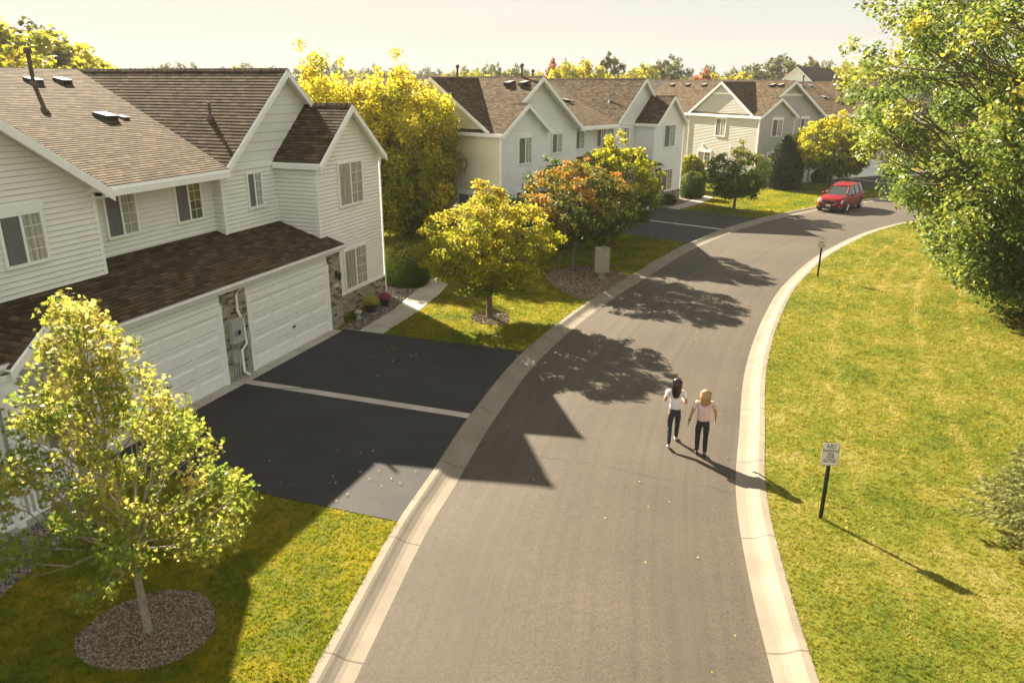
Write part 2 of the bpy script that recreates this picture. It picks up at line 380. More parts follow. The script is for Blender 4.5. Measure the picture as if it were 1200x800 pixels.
def siding(mb, poly, fn, course=.128, lip=.042, z0=None, mi=0):
    groove = (.024 if GRV else .04) if course < .2 else .022
    zs = [p[1] for p in poly]; z = z0 if z0 is not None else min(zs); mb.face([fn(s_, z_, 0) for s_, z_ in poly], mi=mi)
    while z < max(zs) - 1e-4:
        q = clip(clip(poly, z + groove, True), z + course, False)
        if len(q) >= 3:
            mb.face([fn(s_, z_, .003 + lip * (1 - .8 * (z_ - z) / course)) for s_, z_ in q], mi=mi)
            lo = [p for p in q if abs(p[1] - z - groove) < 1e-4]
            if len(lo) >= 2:
                a_, b_ = min(lo), max(lo); zg = z + groove; mb.face([fn(a_[0], zg, 0), fn(b_[0], zg, 0), fn(b_[0], zg, .003 + lip), fn(a_[0], zg, .003 + lip)], mi=mi)
        z += course
def fbox(mb, fn, s0, s1, z0, z1, o0, o1, mi=0):
    c = [fn(s_, z_, o_) for s_, z_, o_ in ((s0, z0, o0), (s1, z1, o1))]
    a_ = [min(c[0][i], c[1][i]) for i in range(3)]; b_ = [max(c[0][i], c[1][i]) for i in range(3)]; mb.box(a_, b_, mi)
def window(parent, fn, s0, s1, z0, z1, screen='L', header=False, mats=None):
    mb = MB(); t = .07
    fbox(mb, fn, s0, s1, z1 - t, z1, .0, .088); fbox(mb, fn, s0, s1, z0, z0 + t, .0, .098)
    fbox(mb, fn, s0, s0 + t, z0 + t, z1 - t, .0, .086); fbox(mb, fn, s1 - t, s1, z0 + t, z1 - t, .0, .086)
    mid = (s0 + s1) / 2; fbox(mb, fn, mid - .03, mid + .03, z0 + t, z1 - t, .0, .080)
    if header: fbox(mb, fn, s0 - .04, s1 + .04, z1 + .002, z1 + .16, .0, .092)
    for a_, b_ in ((s0 + t, mid - .03), (mid + .03, s1 - t)):
        nr = 4
        for i in range(1, nr): zz = z0 + t + (z1 - z0 - 2 * t) * i / nr; fbox(mb, fn, a_, b_, zz - .006, zz + .006, .0555, .060)
        fbox(mb, fn, (a_ + b_) / 2 - .006, (a_ + b_) / 2 + .006, z0 + t, z1 - t, .0557, .0605)
    o = mb.build('window', M['trim_white'], parent)
    p = MB(); i0 = 0 if screen == 'L' else 1
    def quad(a_, b_, off, mi): p.face([fn(a_, z0 + t, off), fn(b_, z0 + t, off), fn(b_, z1 - t, off), fn(a_, z1 - t, off)], mi=mi)
    quad(s0 + t, mid - .03, .066 if screen == 'L' else .055, 0 if screen == 'L' else 1); quad(mid + .03, s1 - t, .066 if screen == 'R' else .055, 0 if screen == 'R' else 1)
    p.build('pane', mats or [M['pane_screen'], M['pane_curtain']], o)
    return o
def slab(mb, pts, e, thick=.10, mi=0, mi_edge=1):
    P = [Vector(p) for p in pts]; n_ = (P[1] - P[0]).cross(P[2] - P[0]).normalized()
    if n_.z < 0: P.reverse(); n_ = -n_
    e = Vector(e).normalized(); s_ = n_.cross(e)
    if s_.z < 0: s_ = -s_
    if GRV and mi == 0 and thick >= .06:      # lapped courses with a real butt edge
        o0 = P[0]; p2 = [((p - o0).dot(e), (p - o0).dot(s_)) for p in P]; u0_, s0_ = o0.dot(e), o0.dot(s_); nn = n_; C_ = .142
        P3 = lambda a_, b_, h_: o0 + e * a_ + s_ * b_ + nn * h_
        z = math.floor((min(q[1] for q in p2) + s0_) / C_) * C_ - s0_
        while z < max(q[1] for q in p2) - 1e-4:
            q = clip(clip(p2, z, True), z + C_, False)
            if len(q) >= 3:
                mb.face([P3(a_, b_, .008 * (1 - (b_ - z) / C_) + .001) for a_, b_ in q], [(a_ + u0_, b_ + s0_) for a_, b_ in q], mi)
                lo = [t_ for t_ in q if abs(t_[1] - z) < 1e-4]
                if len(lo) >= 2: a_, b_ = min(lo)[0], max(lo)[0]; mb.face([P3(a_, z, 0), P3(b_, z, 0), P3(b_, z, .009), P3(a_, z, .009)], [(a_ + u0_, z + s0_ + .05), (b_ + u0_, z + s0_ + .05), (b_ + u0_, z + s0_ + .05), (a_ + u0_, z + s0_ + .05)], mi)
            z += C_
    else: mb.face(P, [(p.dot(e), p.dot(s_)) for p in P], mi)
    d = Vector((0, 0, -thick)); mb.face([p + d for p in P[::-1]], mi=mi_edge)
    for i in range(len(P)):
        j = (i + 1) % len(P); mb.face([P[j], P[i], P[i] + d, P[j] + d], mi=mi_edge)
def rake(mb, a_, b_, fn_off, w_=.2, t_=.04):
    """fascia board hanging below a sloping edge a->b; fn_off: direction it stands proud"""
    a_, b_, d = Vector(a_), Vector(b_), Vector(fn_off).normalized() * t_; z = Vector((0, 0, -w_))
    mb.prism([a_, b_, b_ + z, a_ + z], d)
def gable_roof(mb, v_front, v_back, u0, up_, u1, ze, zp, tv, which='LR', thick=.1, v_back_r=None):
    if 'L' in which: slab(mb, [(v_front, u0, ze), (v_front, up_, zp), (v_back, up_, zp), (v_back, u0, ze)], (1, 0, 0), thick)
    vb = v_back if v_back_r is None else v_back_r
    if 'R' in which: slab(mb, [(v_front, up_, zp), (v_front, u1, ze), (vb, u1, ze), (vb, up_, zp)], (1, 0, 0), thick)
def garage_door(parent, u0, u1, v, ztop=2.13, z0=.05):
    mb = MB(); n_s = 4; h = (ztop - z0) / n_s; fn = front(v)
    for i in range(n_s):
        za, zb = z0 + i * h + .006, z0 + (i + 1) * h - .006
        fbox(mb, fn, u0, u1, za, zb, .0, .03)
        for j in range(4):
            pw = (u1 - u0) / 4; a_ = u0 + j * pw + .07; b_ = u0 + (j + 1) * pw - .07
            # pressed panel: frame groove and raised field
            zc, zd = za + .09, zb - .09
            q = [(a_, zc), (b_, zc), (b_, zd), (a_, zd)]; q2 = [(a_ + .03, zc + .03), (b_ - .03, zc + .03), (b_ - .03, zd - .03), (a_ + .03, zd - .03)]
            for k in range(4):
                l = (k + 1) % 4; mb.face([fn(*q[k], .0305), fn(*q[l], .0305), fn(*q2[l], .046), fn(*q2[k], .046)])
            mb.face([fn(*p_, .046) for p_ in q2])
    fbox(mb, fn, u0, u1, z0 - .03, ztop, -.03, -.001)
    o = mb.build('garage_door', M['door_white'], parent)
    hb = MB(); fbox(hb, fn, (u0 + u1) / 2 - .07, (u0 + u1) / 2 + .07, z0 + h * 1.5 - .02, z0 + h * 1.5 + .02, .047, .075); hb.build('handle', M['black_metal'], o)
    return o
def box_vent(parent, u, v, z, slope_dir, s=1., big=True, m_='vent_black'):
    # a low metal hood standing on the slope; slope_dir = horizontal downhill direction (x, y)
    mb = MB(); d = Vector((*slope_dir, 0)).normalized(); p = Vector((0, 0, 1)).cross(d); w_ = .2 * s; l_ = .24 * s; h_ = .13 * s
    o_ = Vector((v, u, z)); k = .34
    base = [o_ + d * a_ * l_ + p * b_ * w_ + Vector((0, 0, -a_ * l_ * k - .02)) for a_, b_ in ((-1, -1), (-1, 1), (1, 1), (1, -1))]
    top = [o_ + d * a_ * l_ + p * b_ * w_ * .92 + Vector((0, 0, h_ + c_ - a_ * l_ * k * .6)) for a_, b_, c_ in ((-.75, -1, 0), (-.75, 1, 0), (1.12, 1, 0), (1.12, -1, 0))]
    for i in range(4):
        j = (i + 1) % 4; mb.face([base[i], base[j], top[j], top[i]], mi=0)
    mb.face(top, mi=1)
    return mb.build('roof_vent', [M[m_], M['vent_grey']], parent)
def townhouse(k, label, sid, sid_end, gable_band=False, full=True):
    (ox, oy), az = POSE[k]
    t = empty('townhouse_row', (ox, oy, GZ), -R(az), label, 'house', 'rows of two storey townhouses along the street')
    S, SE = M[sid], M[sid_end]
    # --- walls
    global GRV
    GRV = k == 1
    mb = MB(); lap = .128
    siding(mb, [(UA0, .1), (UW1, .1), (UW1, ZE), (UA0, ZE)], front(VW), lap, z0=.1)
    siding(mb, [(UA0, ZE), (UW1, ZE), ((UA0 + UW1) / 2, 6.93)], front(VW), lap, z0=.1 + lap * 42)
    siding(mb, [(UW1, .1), (UA1, .1), (UA1, ZE), (UW1, ZE)], front(VA), lap, z0=.1)
    siding(mb, [(UA0, ZE), (UA1, ZE), ((UA0 + UA1) / 2, 8.22)], front(VA), lap, z0=.1 + lap * 42)
    siding(mb, [(UA1, .1), (0, .1), (0, ZE), (UA1, ZE)], front(VM), lap, z0=.1)
    siding(mb, [(0, .1), (UR, .1), (UR, ZE), (0, ZE)], front(VB), lap, z0=.1)
    siding(mb, [(0, ZE + .1), (UR, ZE + .1), (UR / 2, 8.22)], front(VB), .27, .022, z0=ZE + .1)
    siding(mb, [(UC, .1), (UR, .1), (UR, ZE), (UC, ZE)], front(VC), lap, z0=.1)
    siding(mb, [(UC, ZE), (UR, ZE), ((UC + UR) / 2, 7.15)], front(VC), lap, z0=.1 + lap * 42)
    siding(mb, [(VM, .1), (VB, .1), (VB, ZE), (VM, ZE)], left_(0), lap, z0=.1)
    siding(mb, [(VB, .1), (VC, .1), (VC, ZE), (VB, ZE)], left_(UC), lap, z0=.1)
    # garage storey
    siding(mb, [(-7.95, 2.2), (2.86, 2.2), (2.86, 2.76), (-7.95, 2.76)], front(0), lap, z0=2.2)
    siding(mb, [(VW, .1), (0, .1), (0, 2.8), (VW, 2.8)], left_(-7.95), lap, z0=.1)
    siding(mb, [(VA, .1), (VW, .1), (VW, 2.95), (VA, 2.95)], left_(-7.95), lap, z0=.1)
    mb.box((-.6, -7.9, .0), (-.05, 2.8, 2.75))
    mb.face([(VW, UW1, .1), (VA, UW1, .1), (VA, UW1, ZE), (VW, UW1, ZE)]); mb.face([(VA, UA1, .1), (VM, UA1, .1), (VM, UA1, ZE), (VA, UA1, ZE)])
    mb.face([(VC, 2.86, .1), (0, 2.86, .1), (0, 2.86, 2.8), (VC, 2.86, 2.8)])
    siding(mb, [(VC, .1), (VBK, .1), (VBK, ZE), (VC, ZE)], right_(UR), lap, z0=.1)
    siding(mb, [(UA0, .1), (UR, .1), (UR, ZE), (UA0, ZE)], back_(VBK), lap, z0=.1)
    for up_ in ((UA0 + UA1) / 2, UR / 2):
        hw = 3.96 if up_ < 0 else 3.34; siding(mb, [(up_ - hw, ZE), (up_ + hw, ZE), (up_, 8.22)], back_(VBK), lap, z0=ZE)
    mb.build('wall', S, t)
    me = MB()
    siding(me, [(VW, .1), (-9.97, .1), (-9.97, ZE), (VW, ZE)], left_(UA0), lap, z0=.1)
    siding(me, [(-9.97, .1), (VBK, .1), (VBK, ZE), (-9.97, ZE)], left_(UA0 + .8), lap, z0=.1)
    me.face([(-9.97, UA0, .1), (-9.97, UA0 + .8, .1), (-9.97, UA0 + .8, ZE), (-9.97, UA0, ZE)])
    vcn = -5.9; hwd = 4.15; zd = 8.28
    siding(me, [(vcn - hwd, 5.62), (vcn + hwd, 5.62), (vcn, zd - .12)], left_(UA0 + .12), lap, z0=5.62)
    me.build('end_wall', SE, t)
    # --- brick
    def fb(fn, s0, s1, z0, z1, o=.05):
        bk = MB()
        pts = [fn(s0, z0, o), fn(s1, z0, o), fn(s1, z1, o), fn(s0, z1, o)]; bk.face(pts, [(s0, z0), (s1, z0), (s1, z1), (s0, z1)])
        for a_, b_ in (((s0, z0), (s0, z1)), ((s1, z0), (s1, z1)), ((s0, z1), (s1, z1))):
            bk.face([fn(*a_, o), fn(*b_, o), fn(*b_, -.05), fn(*a_, -.05)], [(a_[0], a_[1]), (b_[0] + .001, b_[1]), (b_[0] + .1, b_[1]), (a_[0] + .1, a_[1])])
        bk.build('brick_facing', M['brick'], t)
    fb(front(0), -2.96, -1.97, .02, 2.72, .06); fb(front(0), 2.17, 2.9, .02, 2.72, .06); fb(front(0), -7.98, -7.26, .02, 2.72, .06)
    fb(front(VC), 2.92, UR + .03, .02, .86, .07); fb(front(VW), UA0 - .03, UW1 - .4, .02, .86, .07)
    fb(left_(UA0), VW, -9.97, .02, .86, .07); fb(left_(-7.95), -.5, 0.05, .02, .9, .06)
    # --- roofs
    rf = MB()
    slab(rf, [(VE, UA1 + .14, ZE + .04), (VE, -.14, ZE + .04), (VRG, 3.2, ZR - .003), (VRG, (UA0 + UA1) / 2, ZR - .003), (VA - .1, UA1 - .3, ZE + .02)], (0, 1, 0))
    slab(rf, [(VBK - .3, -8.73, ZE), (VBK - .3, 3.3, ZE), (VRG, 3.3, ZR - .003), (VRG, -8.73, ZR - .003)], (0, 1, 0))
    gable_roof(rf, VA + .48, VBK - .35, UA0 - .16, (UA0 + UA1) / 2, UA1 + .16, ZE - .01, ZR, 0)
    gable_roof(rf, VB + .32, VBK - .35, -.16, UR / 2, UR + .16, ZE - .01, ZR, 0)
    sA = (ZR - ZE + .01) / 4.12; zw = ZE - .01 + sA * 2.16
    gable_roof(rf, VW + .3, VA + .47, UA0 - .16, (UA0 + UW1) / 2, UW1 + .16, ZE - .01, zw, 0, 'LR', v_back_r=VA - .02)
    sB = (ZR - ZE + .01) / 3.50; zc = ZE - .01 + sB * 2.18
    gable_roof(rf, VC + .3, VB - .02, UC - .16, (UC + UR) / 2, UR + .16, ZE - .01, zc, 0, 'L'); gable_roof(rf, VC + .3, VB + .31, UC - .16, (UC + UR) / 2, UR + .16, ZE - .01, zc, 0, 'R')
    # gable over the end wall
    u0_ = UA0 - .1
    for sg in (-1, 1):
        slab(rf, [(vcn, u0_, zd), (vcn + sg * (hwd + .1), u0_, 5.56), (vcn + sg * (hwd + .1), u0_ + .7, 5.56), (vcn, (UA0 + UA1) / 2, zd)], (0, 1, 0), .09)
    roof = rf.build('roof', [M['shingles'], M['trim_white']], t)
    # caps on the ridges
    for a_, b_ in (((VRG, -8.7, ZR), (VRG, 3.3, ZR)), ((VA + .5, -8.73, ZR), (VBK - .3, -8.73, ZR)), ((VB + .34, UR / 2, ZR), (VBK - .3, UR / 2, ZR)), ((VC + .32, (UC + UR) / 2, zc), (VB, (UC + UR) / 2, zc)), ((VW + .32, (UA0 + UW1) / 2, zw), (VA, (UA0 + UW1) / 2, zw))):
        a_, b_ = Vector(a_), Vector(b_); d = (b_ - a_).normalized(); p = Vector((d.y, -d.x, 0)); n_ = int((b_ - a_).length / .2)
        cp = MB()
        for i in range(n_):
            q = a_ + d * i * .2; q2 = q + d * .2; zt = Vector((0, 0, .022)); zl = Vector((0, 0, -.075))
            for sg in (-1, 1): cp.face([q + zt, q2 + zt * .5, q2 + p * sg * .13 + zl - zt * .5, q + p * sg * .13 + zl], mi=0, uv=[(i * .3, 0), (i * .3 + .2, 0), (i * .3 + .2, .12), (i * .3, .12)])
        cp.build('ridge_cap', M['shingles'], roof)
    gr = MB(); sl = .31
    slab(gr, [(.24, -9.3, 2.86), (.24, 3.0, 2.86), (VM, 3.0, 2.86 + sl * (.24 - VM)), (VM, -9.3, 2.86 + sl * (.24 - VM))], (0, 1, 0), .06)
    zpk = 3.5; vbk_ = .24 - (zpk - 2.86) / sl
    for sg in (-1, 1): slab(gr, [(.42, -8.17, zpk), (.42, -8.17 + sg * .98, 2.78), (.0, -8.17 + sg * .98, 2.78), (vbk_, -8.17, zpk)], (1, 0, 0), .05)
    gr.build('garage_roof', [M['shingles'], M['trim_white']], t)
    # --- trim: fascia boards, friezes, corner boards
    tr = MB(); gu = MB()
    def gab(v, u0, up_, u1, ze, zp, wd=.2):
        rake(tr, (v, u0, ze - .06), (v, up_, zp - .05), (1, 0, 0), wd); rake(tr, (v, up_, zp - .05), (v, u1, ze - .06), (1, 0, 0), wd)
    gab(VA + .48, UA0 - .16, -8.73, UA1 + .16, ZE - .01, ZR); gab(VB + .32, -.16, UR / 2, UR + .16, ZE - .01, ZR)
    gab(VW + .3, UA0 - .16, (UA0 + UW1) / 2, UW1 + .16, ZE - .01, zw); gab(VC + .3, UC - .16, (UC + UR) / 2, UR + .16, ZE - .01, zc)
    gab(.42, -9.15, -8.17, -7.19, 2.80, zpk + .02, .16)
    for sg in (-1, 1): rake(tr, (vcn, u0_, zd - .05), (vcn + sg * (hwd + .1), u0_, 5.56 - .05), (0, -1, 0), .17)
    tr.box((VE - .03, UA1 + .12, ZE - .2), (VE + .05, -.16, ZE - .035)); tr.box((VM, UA1, ZE - .2), (VE - .03, 0, ZE - .17))                 # main eave fascia
    tr.box((VB + .001, 0, ZE - .1), (VB + .05, UC - .02, ZE + .1))                       # frieze under the wide gable
    tr.box((VC + .06, UR + .1, ZE - .2), (VBK, UR + .19, ZE - .04)) if False else tr.box((VBK, UR + .1, ZE - .2), (VC + .28, UR + .19, ZE - .04))
    tr.box((VB + .05, UC - .19, ZE - .2), (VC + .28, UC - .1, ZE - .04))
    tr.box((VBK - .3, UA0 - .2, ZE - .2), (VW + .28, UA0 - .1, ZE - .04))
    if gable_band:
        for pk, hw, vf, zz in (((UA0 + UA1) / 2, 3.96, VA, 7.1), (UR / 2, 3.34, VB, 7.1)): h_ = hw * (8.1 - zz) / 2.7; tr.box((vf, pk - h_, zz), (vf + .06, pk + h_, zz + .2))
        h_ = hwd * (zd - .25 - 7.2) / 2.66; tr.box((vcn - h_, UA0 + .06, 7.2), (vcn + h_, UA0 + .12, 7.36))
    def corner(v, u, z0, z1, sv=1, su=1): tr.box((v - .09 if sv > 0 else v - .03, u - .03 if su < 0 else u - .09, z0), (v + .03 if sv > 0 else v + .09, u + .09 if su < 0 else u + .03, z1))
    corner(VC, UC, 2.9, ZE - .1, 1, -1); corner(VC, UR, .86, ZE - .1); corner(VB, 0, 3.2, ZE - .1, 1, -1); corner(VA, UA1, 3.2, ZE - .1); corner(VW, UW1, .1, ZE - .1); corner(VW, UA0, .86, ZE - .1, 1, -1); corner(-9.97, UA0, .1, ZE - .2, -1, -1)
    tr.box((VB - .06, UC - .06, 3.2), (VB + .02, UC - .02, ZE - .2))
    tr.box((-.45, -7.2, .95), (-.44, -7.19, .96))
    # garage eave fascia, jamb and head casings of the doors
    tr.box((.12, -9.3, 2.66), (.19, 3.0, 2.80)); tr.box((-.02, -7.95, 2.705), (.16, 2.98, 2.735)); tr.box((.18, 3.0, 2.5), (.0, 3.03, 2.86)) if False else None
    DO = ((-7.1, -3.1), (-1.83, 2.03))
    for a_, b_ in DO:
        tr.box((0, a_ - .13, .02), (.075, a_, 2.14)); tr.box((0, b_, .02), (.075, b_ + .13, 2.14)); tr.box((0, a_ - .13, 2.14), (.085, b_ + .13, 2.34))
    # water table over the brick
    tr.box((VC, 2.92, .861), (VC + .09, UR + .05, .93))
    tr.build('trim', M['trim_white'], t)
    # gutter
    gp = [(.19, 2.86), (.31, 2.86), (.31, 2.80), (.27, 2.74), (.19, 2.74)]
    gu.prism([(p_[0], -9.32, p_[1]) for p_ in gp], (0, 12.36, 0)); gu.prism([(p_[0], -9.32, p_[1]) for p_ in [(.205, 2.861), (.295, 2.861), (.295, 2.85), (.205, 2.85)]], (0, .01, 0))
    gl = gu.build('gutter', M['trim_white'], t)
    gi = MB(); gi.box((.205, -9.3, 2.862), (.295, 3.0, 2.8635)); gi.build('gutter_channel', M['meter_grey'], gl)
    for a_, b_ in DO: garage_door(t, a_, b_, .0)
    sl_ = MB(); sl_.box((.0, -7.25, .0), (.42, 2.2, .105 - GZ + .02)); sl_.build('garage_apron', M['walk_concrete'], t)
    # --- windows
    cur = [M['pane_screen'], M['pane_curtain']]; cc = [M['pane_curtain'], M['pane_curtain']]; dk = [M['pane_screen'], M['pane_dark']]
    window(t, front(VM), -4.02, -2.95, 4.1, 5.28, mats=cur); window(t, front(VM), -1.6, -.52, 4.1, 5.28, mats=dk if k == 1 else cur)
    window(t, front(VA), -7.3, -6.22, 4.1, 5.26, header=True, mats=cur); window(t, front(VB), 1.1, 1.87, 4.15, 5.29, mats=cur)
    window(t, front(VC), 3.86, 5.48, 3.88, 5.4, mats=cc if k == 1 else cur); window(t, front(VC), 3.88, 5.46, .93, 2.42, mats=cc if k == 1 else cur)
    window(t, front(VW), -11.3, -10.08, 3.82, 5.26, header=True, mats=cur); window(t, front(VW), -11.5, -10.1, .95, 2.42, header=True, mats=dk)
    if k == 3:
        window(t, left_(UA0), -6.25, -4.9, 3.62, 5.22, header=True, mats=cur); window(t, left_(UA0), -8.35, -6.55, .65, 2.2, header=True, mats=dk)
    else:
        window(t, left_(UA0), -4.0, -2.3, .95, 2.25, header=True, mats=dk)
    # --- front door, porch
    dr = MB(); fbox(dr, front(VW), -9.72, -8.86, .16, 2.22, 0, .05); dr.build('front_door', M['pane_dark'], t)
    pc = MB()
    pc.box((VW, -11.4, .0), (1.3, -8.02, .16)); pc.build('porch_slab', M['walk_concrete'], t)
    cl = MB(); cl.box((.02, -9.22, .16), (.28, -8.96, 2.66)); cl.box((-.02, -9.26, .16), (.32, -8.92, .34)); cl.box((-.02, -9.26, 2.54), (.32, -8.92, 2.66)); cl.build('porch_column', M['trim_white'], t, bevel=.008)
    pg = MB(); siding(pg, [(-9.05, 2.8), (-7.3, 2.8), (-8.17, 3.42)], front(.25), lap, z0=2.68); pg.box((.18, -9.05, 2.66), (.29, -7.3, 2.8)); pg.build('porch_gable', M['trim_white'] if False else S, t)
    rl = MB(); rl.box((1.2, -11.4, 1.05), (1.28, -8.9, 1.11)); rl.box((1.22, -11.4, .24), (1.26, -8.9, .30))
    for i in range(21): rl.box((1.225, -11.36 + i * .12, .30), (1.255, -11.33 + i * .12, 1.05))
    for i in range(9): rl.box((.3 + i * .11, -8.96, .30), (.33 + i * .11, -8.93, 1.05))
    rl.box((.28, -8.98, 1.05), (1.28, -8.9, 1.11)); rl.box((.28, -8.96, .24), (1.26, -8.93, .30))
    for y in (-11.42, -10.2, -8.98): rl.box((1.18, y, .16), (1.29, y + .11, 1.18))
    rl.build('porch_railing', M['trim_white'], t)
    # --- roof furniture
    mz = lambda v: ZE + (ZR - ZE) / (VE - VRG) * (VE - v); az_ = lambda u: ZR - sA * (-8.73 - u); bz = lambda u: ZR - sB * (3.34 - u)
    pp = MB(); z_ = mz(-8.8); pp.tube([(-8.8, .08, z_ - .1), (-8.8, .08, z_ + .92)], .065, 12); pp.tube([(-8.8, .08, z_ + .9), (-8.8, .08, z_ + 1.0), (-8.8, .08, z_ + 1.08)], [.11, .12, .09], 12); pp.tube([(-8.8, .08, z_ - .06), (-8.8, .08, z_ + .1)], [.16, .08], 12)
    pp.build('flue_pipe', M['pipe_brown'], t, smooth=False)
    pv = MB(); z_ = bz(1.55); pv.tube([(-3.4, 1.55, z_ - .1), (-3.4, 1.55, z_ + .45)], .045, 10); pv.tube([(-3.4, 1.55, z_ - .1), (-3.4, 1.55, z_ + .1)], [.14, .06], 10); pv.build('vent_pipe', M['vent_grey'] if k > 1 else M['pipe_brown'], t)
    for u, v in ((.25, -9.02), (1.32, -9.02)): box_vent(t, u, v, mz(v), (1, 0), .95)
    box_vent(t, -.22, -5.8, mz(-5.8), (1, 0), 1.15); box_vent(t, .38, -5.72, mz(-5.72), (1, 0), .6)
    for v in (-3.15, -2.1) if k < 3 else (-3.3, -2.35, -12.2, -14.7, -17.1): box_vent(t, -9.32, v, az_(-9.32), (0, -1), 1.1)
    for v in (-6.6, -1.7) if k == 2 else (): q = MB(); q.tube([(v - 1.0, -8.8, 8.2), (v - 1.0, -8.8, 8.85)], .06, 10); q.tube([(v - 1.0, -8.8, 8.82), (v - 1.0, -8.8, 8.95), (v - 1., -8.8, 9.02)], [.10, .12, .08], 10); q.build('flue_pipe', M['pipe_brown'], t)
    # --- services on the pillar between the garage doors, lamp, number plate
    ds = MB(); ds.tube([(.25, -2.28, 2.76), (.25, -2.28, 2.7), (.13, -2.42, 2.5), (.12, -2.42, 2.05), (.14, -2.28, 1.75), (.14, -2.22, 1.05), (.12, -2.42, .9), (.12, -2.42, .28), (.25, -2.34, .16)], .04, 8); ds.build('downspout', M['trim_white'], t, smooth=True)
    if k == 1:
        mt = MB(); mt.box((.06, -2.8, 1.18), (.2, -2.32, 1.86)); mt.build('meter_box', M['meter_grey'], t, bevel=.01)
        dl = MB(); dl.tube([(.2, -2.62, 1.5), (.27, -2.62, 1.5)], .09, 16); dl.tube([(.27, -2.62, 1.5), (.275, -2.62, 1.5)], .07, 16, mi=1); dl.build('meter_dial', [M['vent_grey'], M['black_metal']], t)
        g2 = MB(); g2.box((.06, -2.78, .62), (.14, -2.62, 1.0)); g2.box((.06, -2.58, .5), (.13, -2.5, .9))
        for y in (-2.73, -2.64, -2.54, -2.2, -2.12): g2.tube([(.1, y, .05), (.1, y, 1.2)], .016, 6)
        g2.box((.06, -2.16, 1.1), (.16, -2.04, 1.34)); g2.build('conduit', M['meter_grey'], t)
    for u in (2.6, -7.65):
        lm = MB(); lm.box((.06, u - .05, 1.78), (.085, u + .05, 2.02)); lm.tube([(.085, u, 1.95), (.15, u, 2.02), (.19, u, 1.98)], .012, 6); lm.tube([(.19, u, 1.98), (.19, u, 1.94), (.19, u, 1.92), (.19, u, 1.74), (.19, u, 1.70)], [.02, .085, .07, .055, .02], 6); lm.build('wall_lantern', M['black_metal'], t)
    npb = MB(); npb.box((.062, 2.42, 1.48), (.078, 2.70, 1.60)); nm = npb.build('number_plate', M['sign_white'], t)
    q = MB()
    for i in range(4): q.box((.0785, 2.45 + i * .06, 1.505), (.081, 2.485 + i * .06, 1.515)); q.box((.0785, 2.45 + i * .06 + (.0 if i % 2 else .025), 1.505), (.0808, 2.46 + i * .06 + (.0 if i % 2 else .025), 1.575)); q.box((.0785, 2.45 + i * .06, 1.567), (.0812, 2.485 + i * .06, 1.577))
    q.build('number_marks', M['sign_ink'], nm)
    # end wall fittings and downspouts
    e = MB(); e.box((-3.0, UA0 - .12, 2.66), (-2.62, UA0 - .02, 3.04)); e.build('dryer_vent', M['meter_grey'], t, bevel=.01)
    if k == 3:
        for v, z_ in ((-7.75, 2.75), (-4.1, 2.8)): e = MB(); e.tube([(v, UA0 - .02, z_), (v, UA0 - .15, z_)], [.09, .12], 12); e.build('flood_lamp', M['trim_white'], t)
    for v, u in ((VW + .12, UA0 - .1), (-9.9, UA0 - .08)):
        e = MB(); e.tube([(v, u, ZE - .2), (v, u, .2)], .045, 6); e.build('downspout', M['trim_white'], t)
    e = MB(); e.tube([(VC + .06, UR + .12, ZE - .15), (VC + .02, UR + .1, 5.0), (VC + .02, UR + .1, .2)], .045, 6); e.build('downspout', M['trim_white'], t)
    return t
townhouse(1, 'nearest cream townhouse row with meter box between two white garage doors', 'siding_cream', 'siding_cream')
townhouse(2, 'white townhouse row in the middle, behind the orange and yellow trees', 'siding_white', 'siding_end_warmlit')
townhouse(3, 'grey townhouse row behind the parked red car, farthest along the street', 'siding_grey', 'siding_end_grey', True)

# ------------------------------------------------------------------ drives, walks, beds
def loc_poly(k, pts): return [at(k, u, v) for u, v in pts]
def kerb_v(k, u):
    # distance from the facade line at which the kerb's back runs, for one u
    (ox, oy), a_ = POSE[k]; a_ = R(a_); d = KL - np.array([ox, oy]); U = d[:, 0] * math.sin(a_) + d[:, 1] * math.cos(a_); V = d[:, 0] * math.cos(a_) - d[:, 1] * math.sin(a_)
    i = [j for j in range(len(U) - 1) if (U[j] - u) * (U[j + 1] - u) <= 0 and V[j] > 0]
    j = i[0]; t_ = (u - U[j]) / (U[j + 1] - U[j]); return V[j] + t_ * (V[j + 1] - V[j])
DRIVE = []
for k in (1, 2, 3):
    us = np.linspace(-7.55, 2.35, 14); loop = [(-7.55, .3)] + [(u, kerb_v(k, u) + .005) for u in us] + [(2.35, .3)]
    P = loc_poly(k, loop); DRIVE.append(P); tag(sheet('driveway', P, LZ + .012, M['driveway_asphalt'], thick=.05))
    st = [(-2.83, .43), (-2.83, kerb_v(k, -2.83)), (-2.55, kerb_v(k, -2.55)), (-2.55, .43)]
    sheet('concrete_strip', loc_poly(k, st), LZ + .022, M['walk_concrete'], uvf=lambda p: (p.x, p.y * .4), thick=.03)
WALK = []
for k in (1, 2, 3):
    P = loc_poly(k, [(2.35, .95), (2.35, 1.85), (5, 1.8), (7.6, 1.5), (9.1, 1.2), (9.7, .2), (9.2, .1), (7.4, .45), (5, .85)]); WALK.append(P)
    o_, a_ = POSE[k]; a_ = R(a_)
    sheet('walkway', P, LZ + .02, M['walk_concrete'], uvf=lambda p: (p.x, (p.x - o_[0]) * math.sin(a_) + (p.y - o_[1]) * math.cos(a_)), thick=.03)
BEDS = []
for k, mt in ((1, 'rock_bed'), (2, 'rock_bed'), (3, 'rock_bed')):
    P = loc_poly(k, [(2.35, .3), (2.35, .95), (5, .85), (7.4, .45), (9.2, .1), (9.3, -.9), (8.4, -1.6), (7.0, -1.4), (6.9, -.2)]); BEDS.append(P); sheet('rock_bed', P, LZ + .008, M[mt], thick=.02)
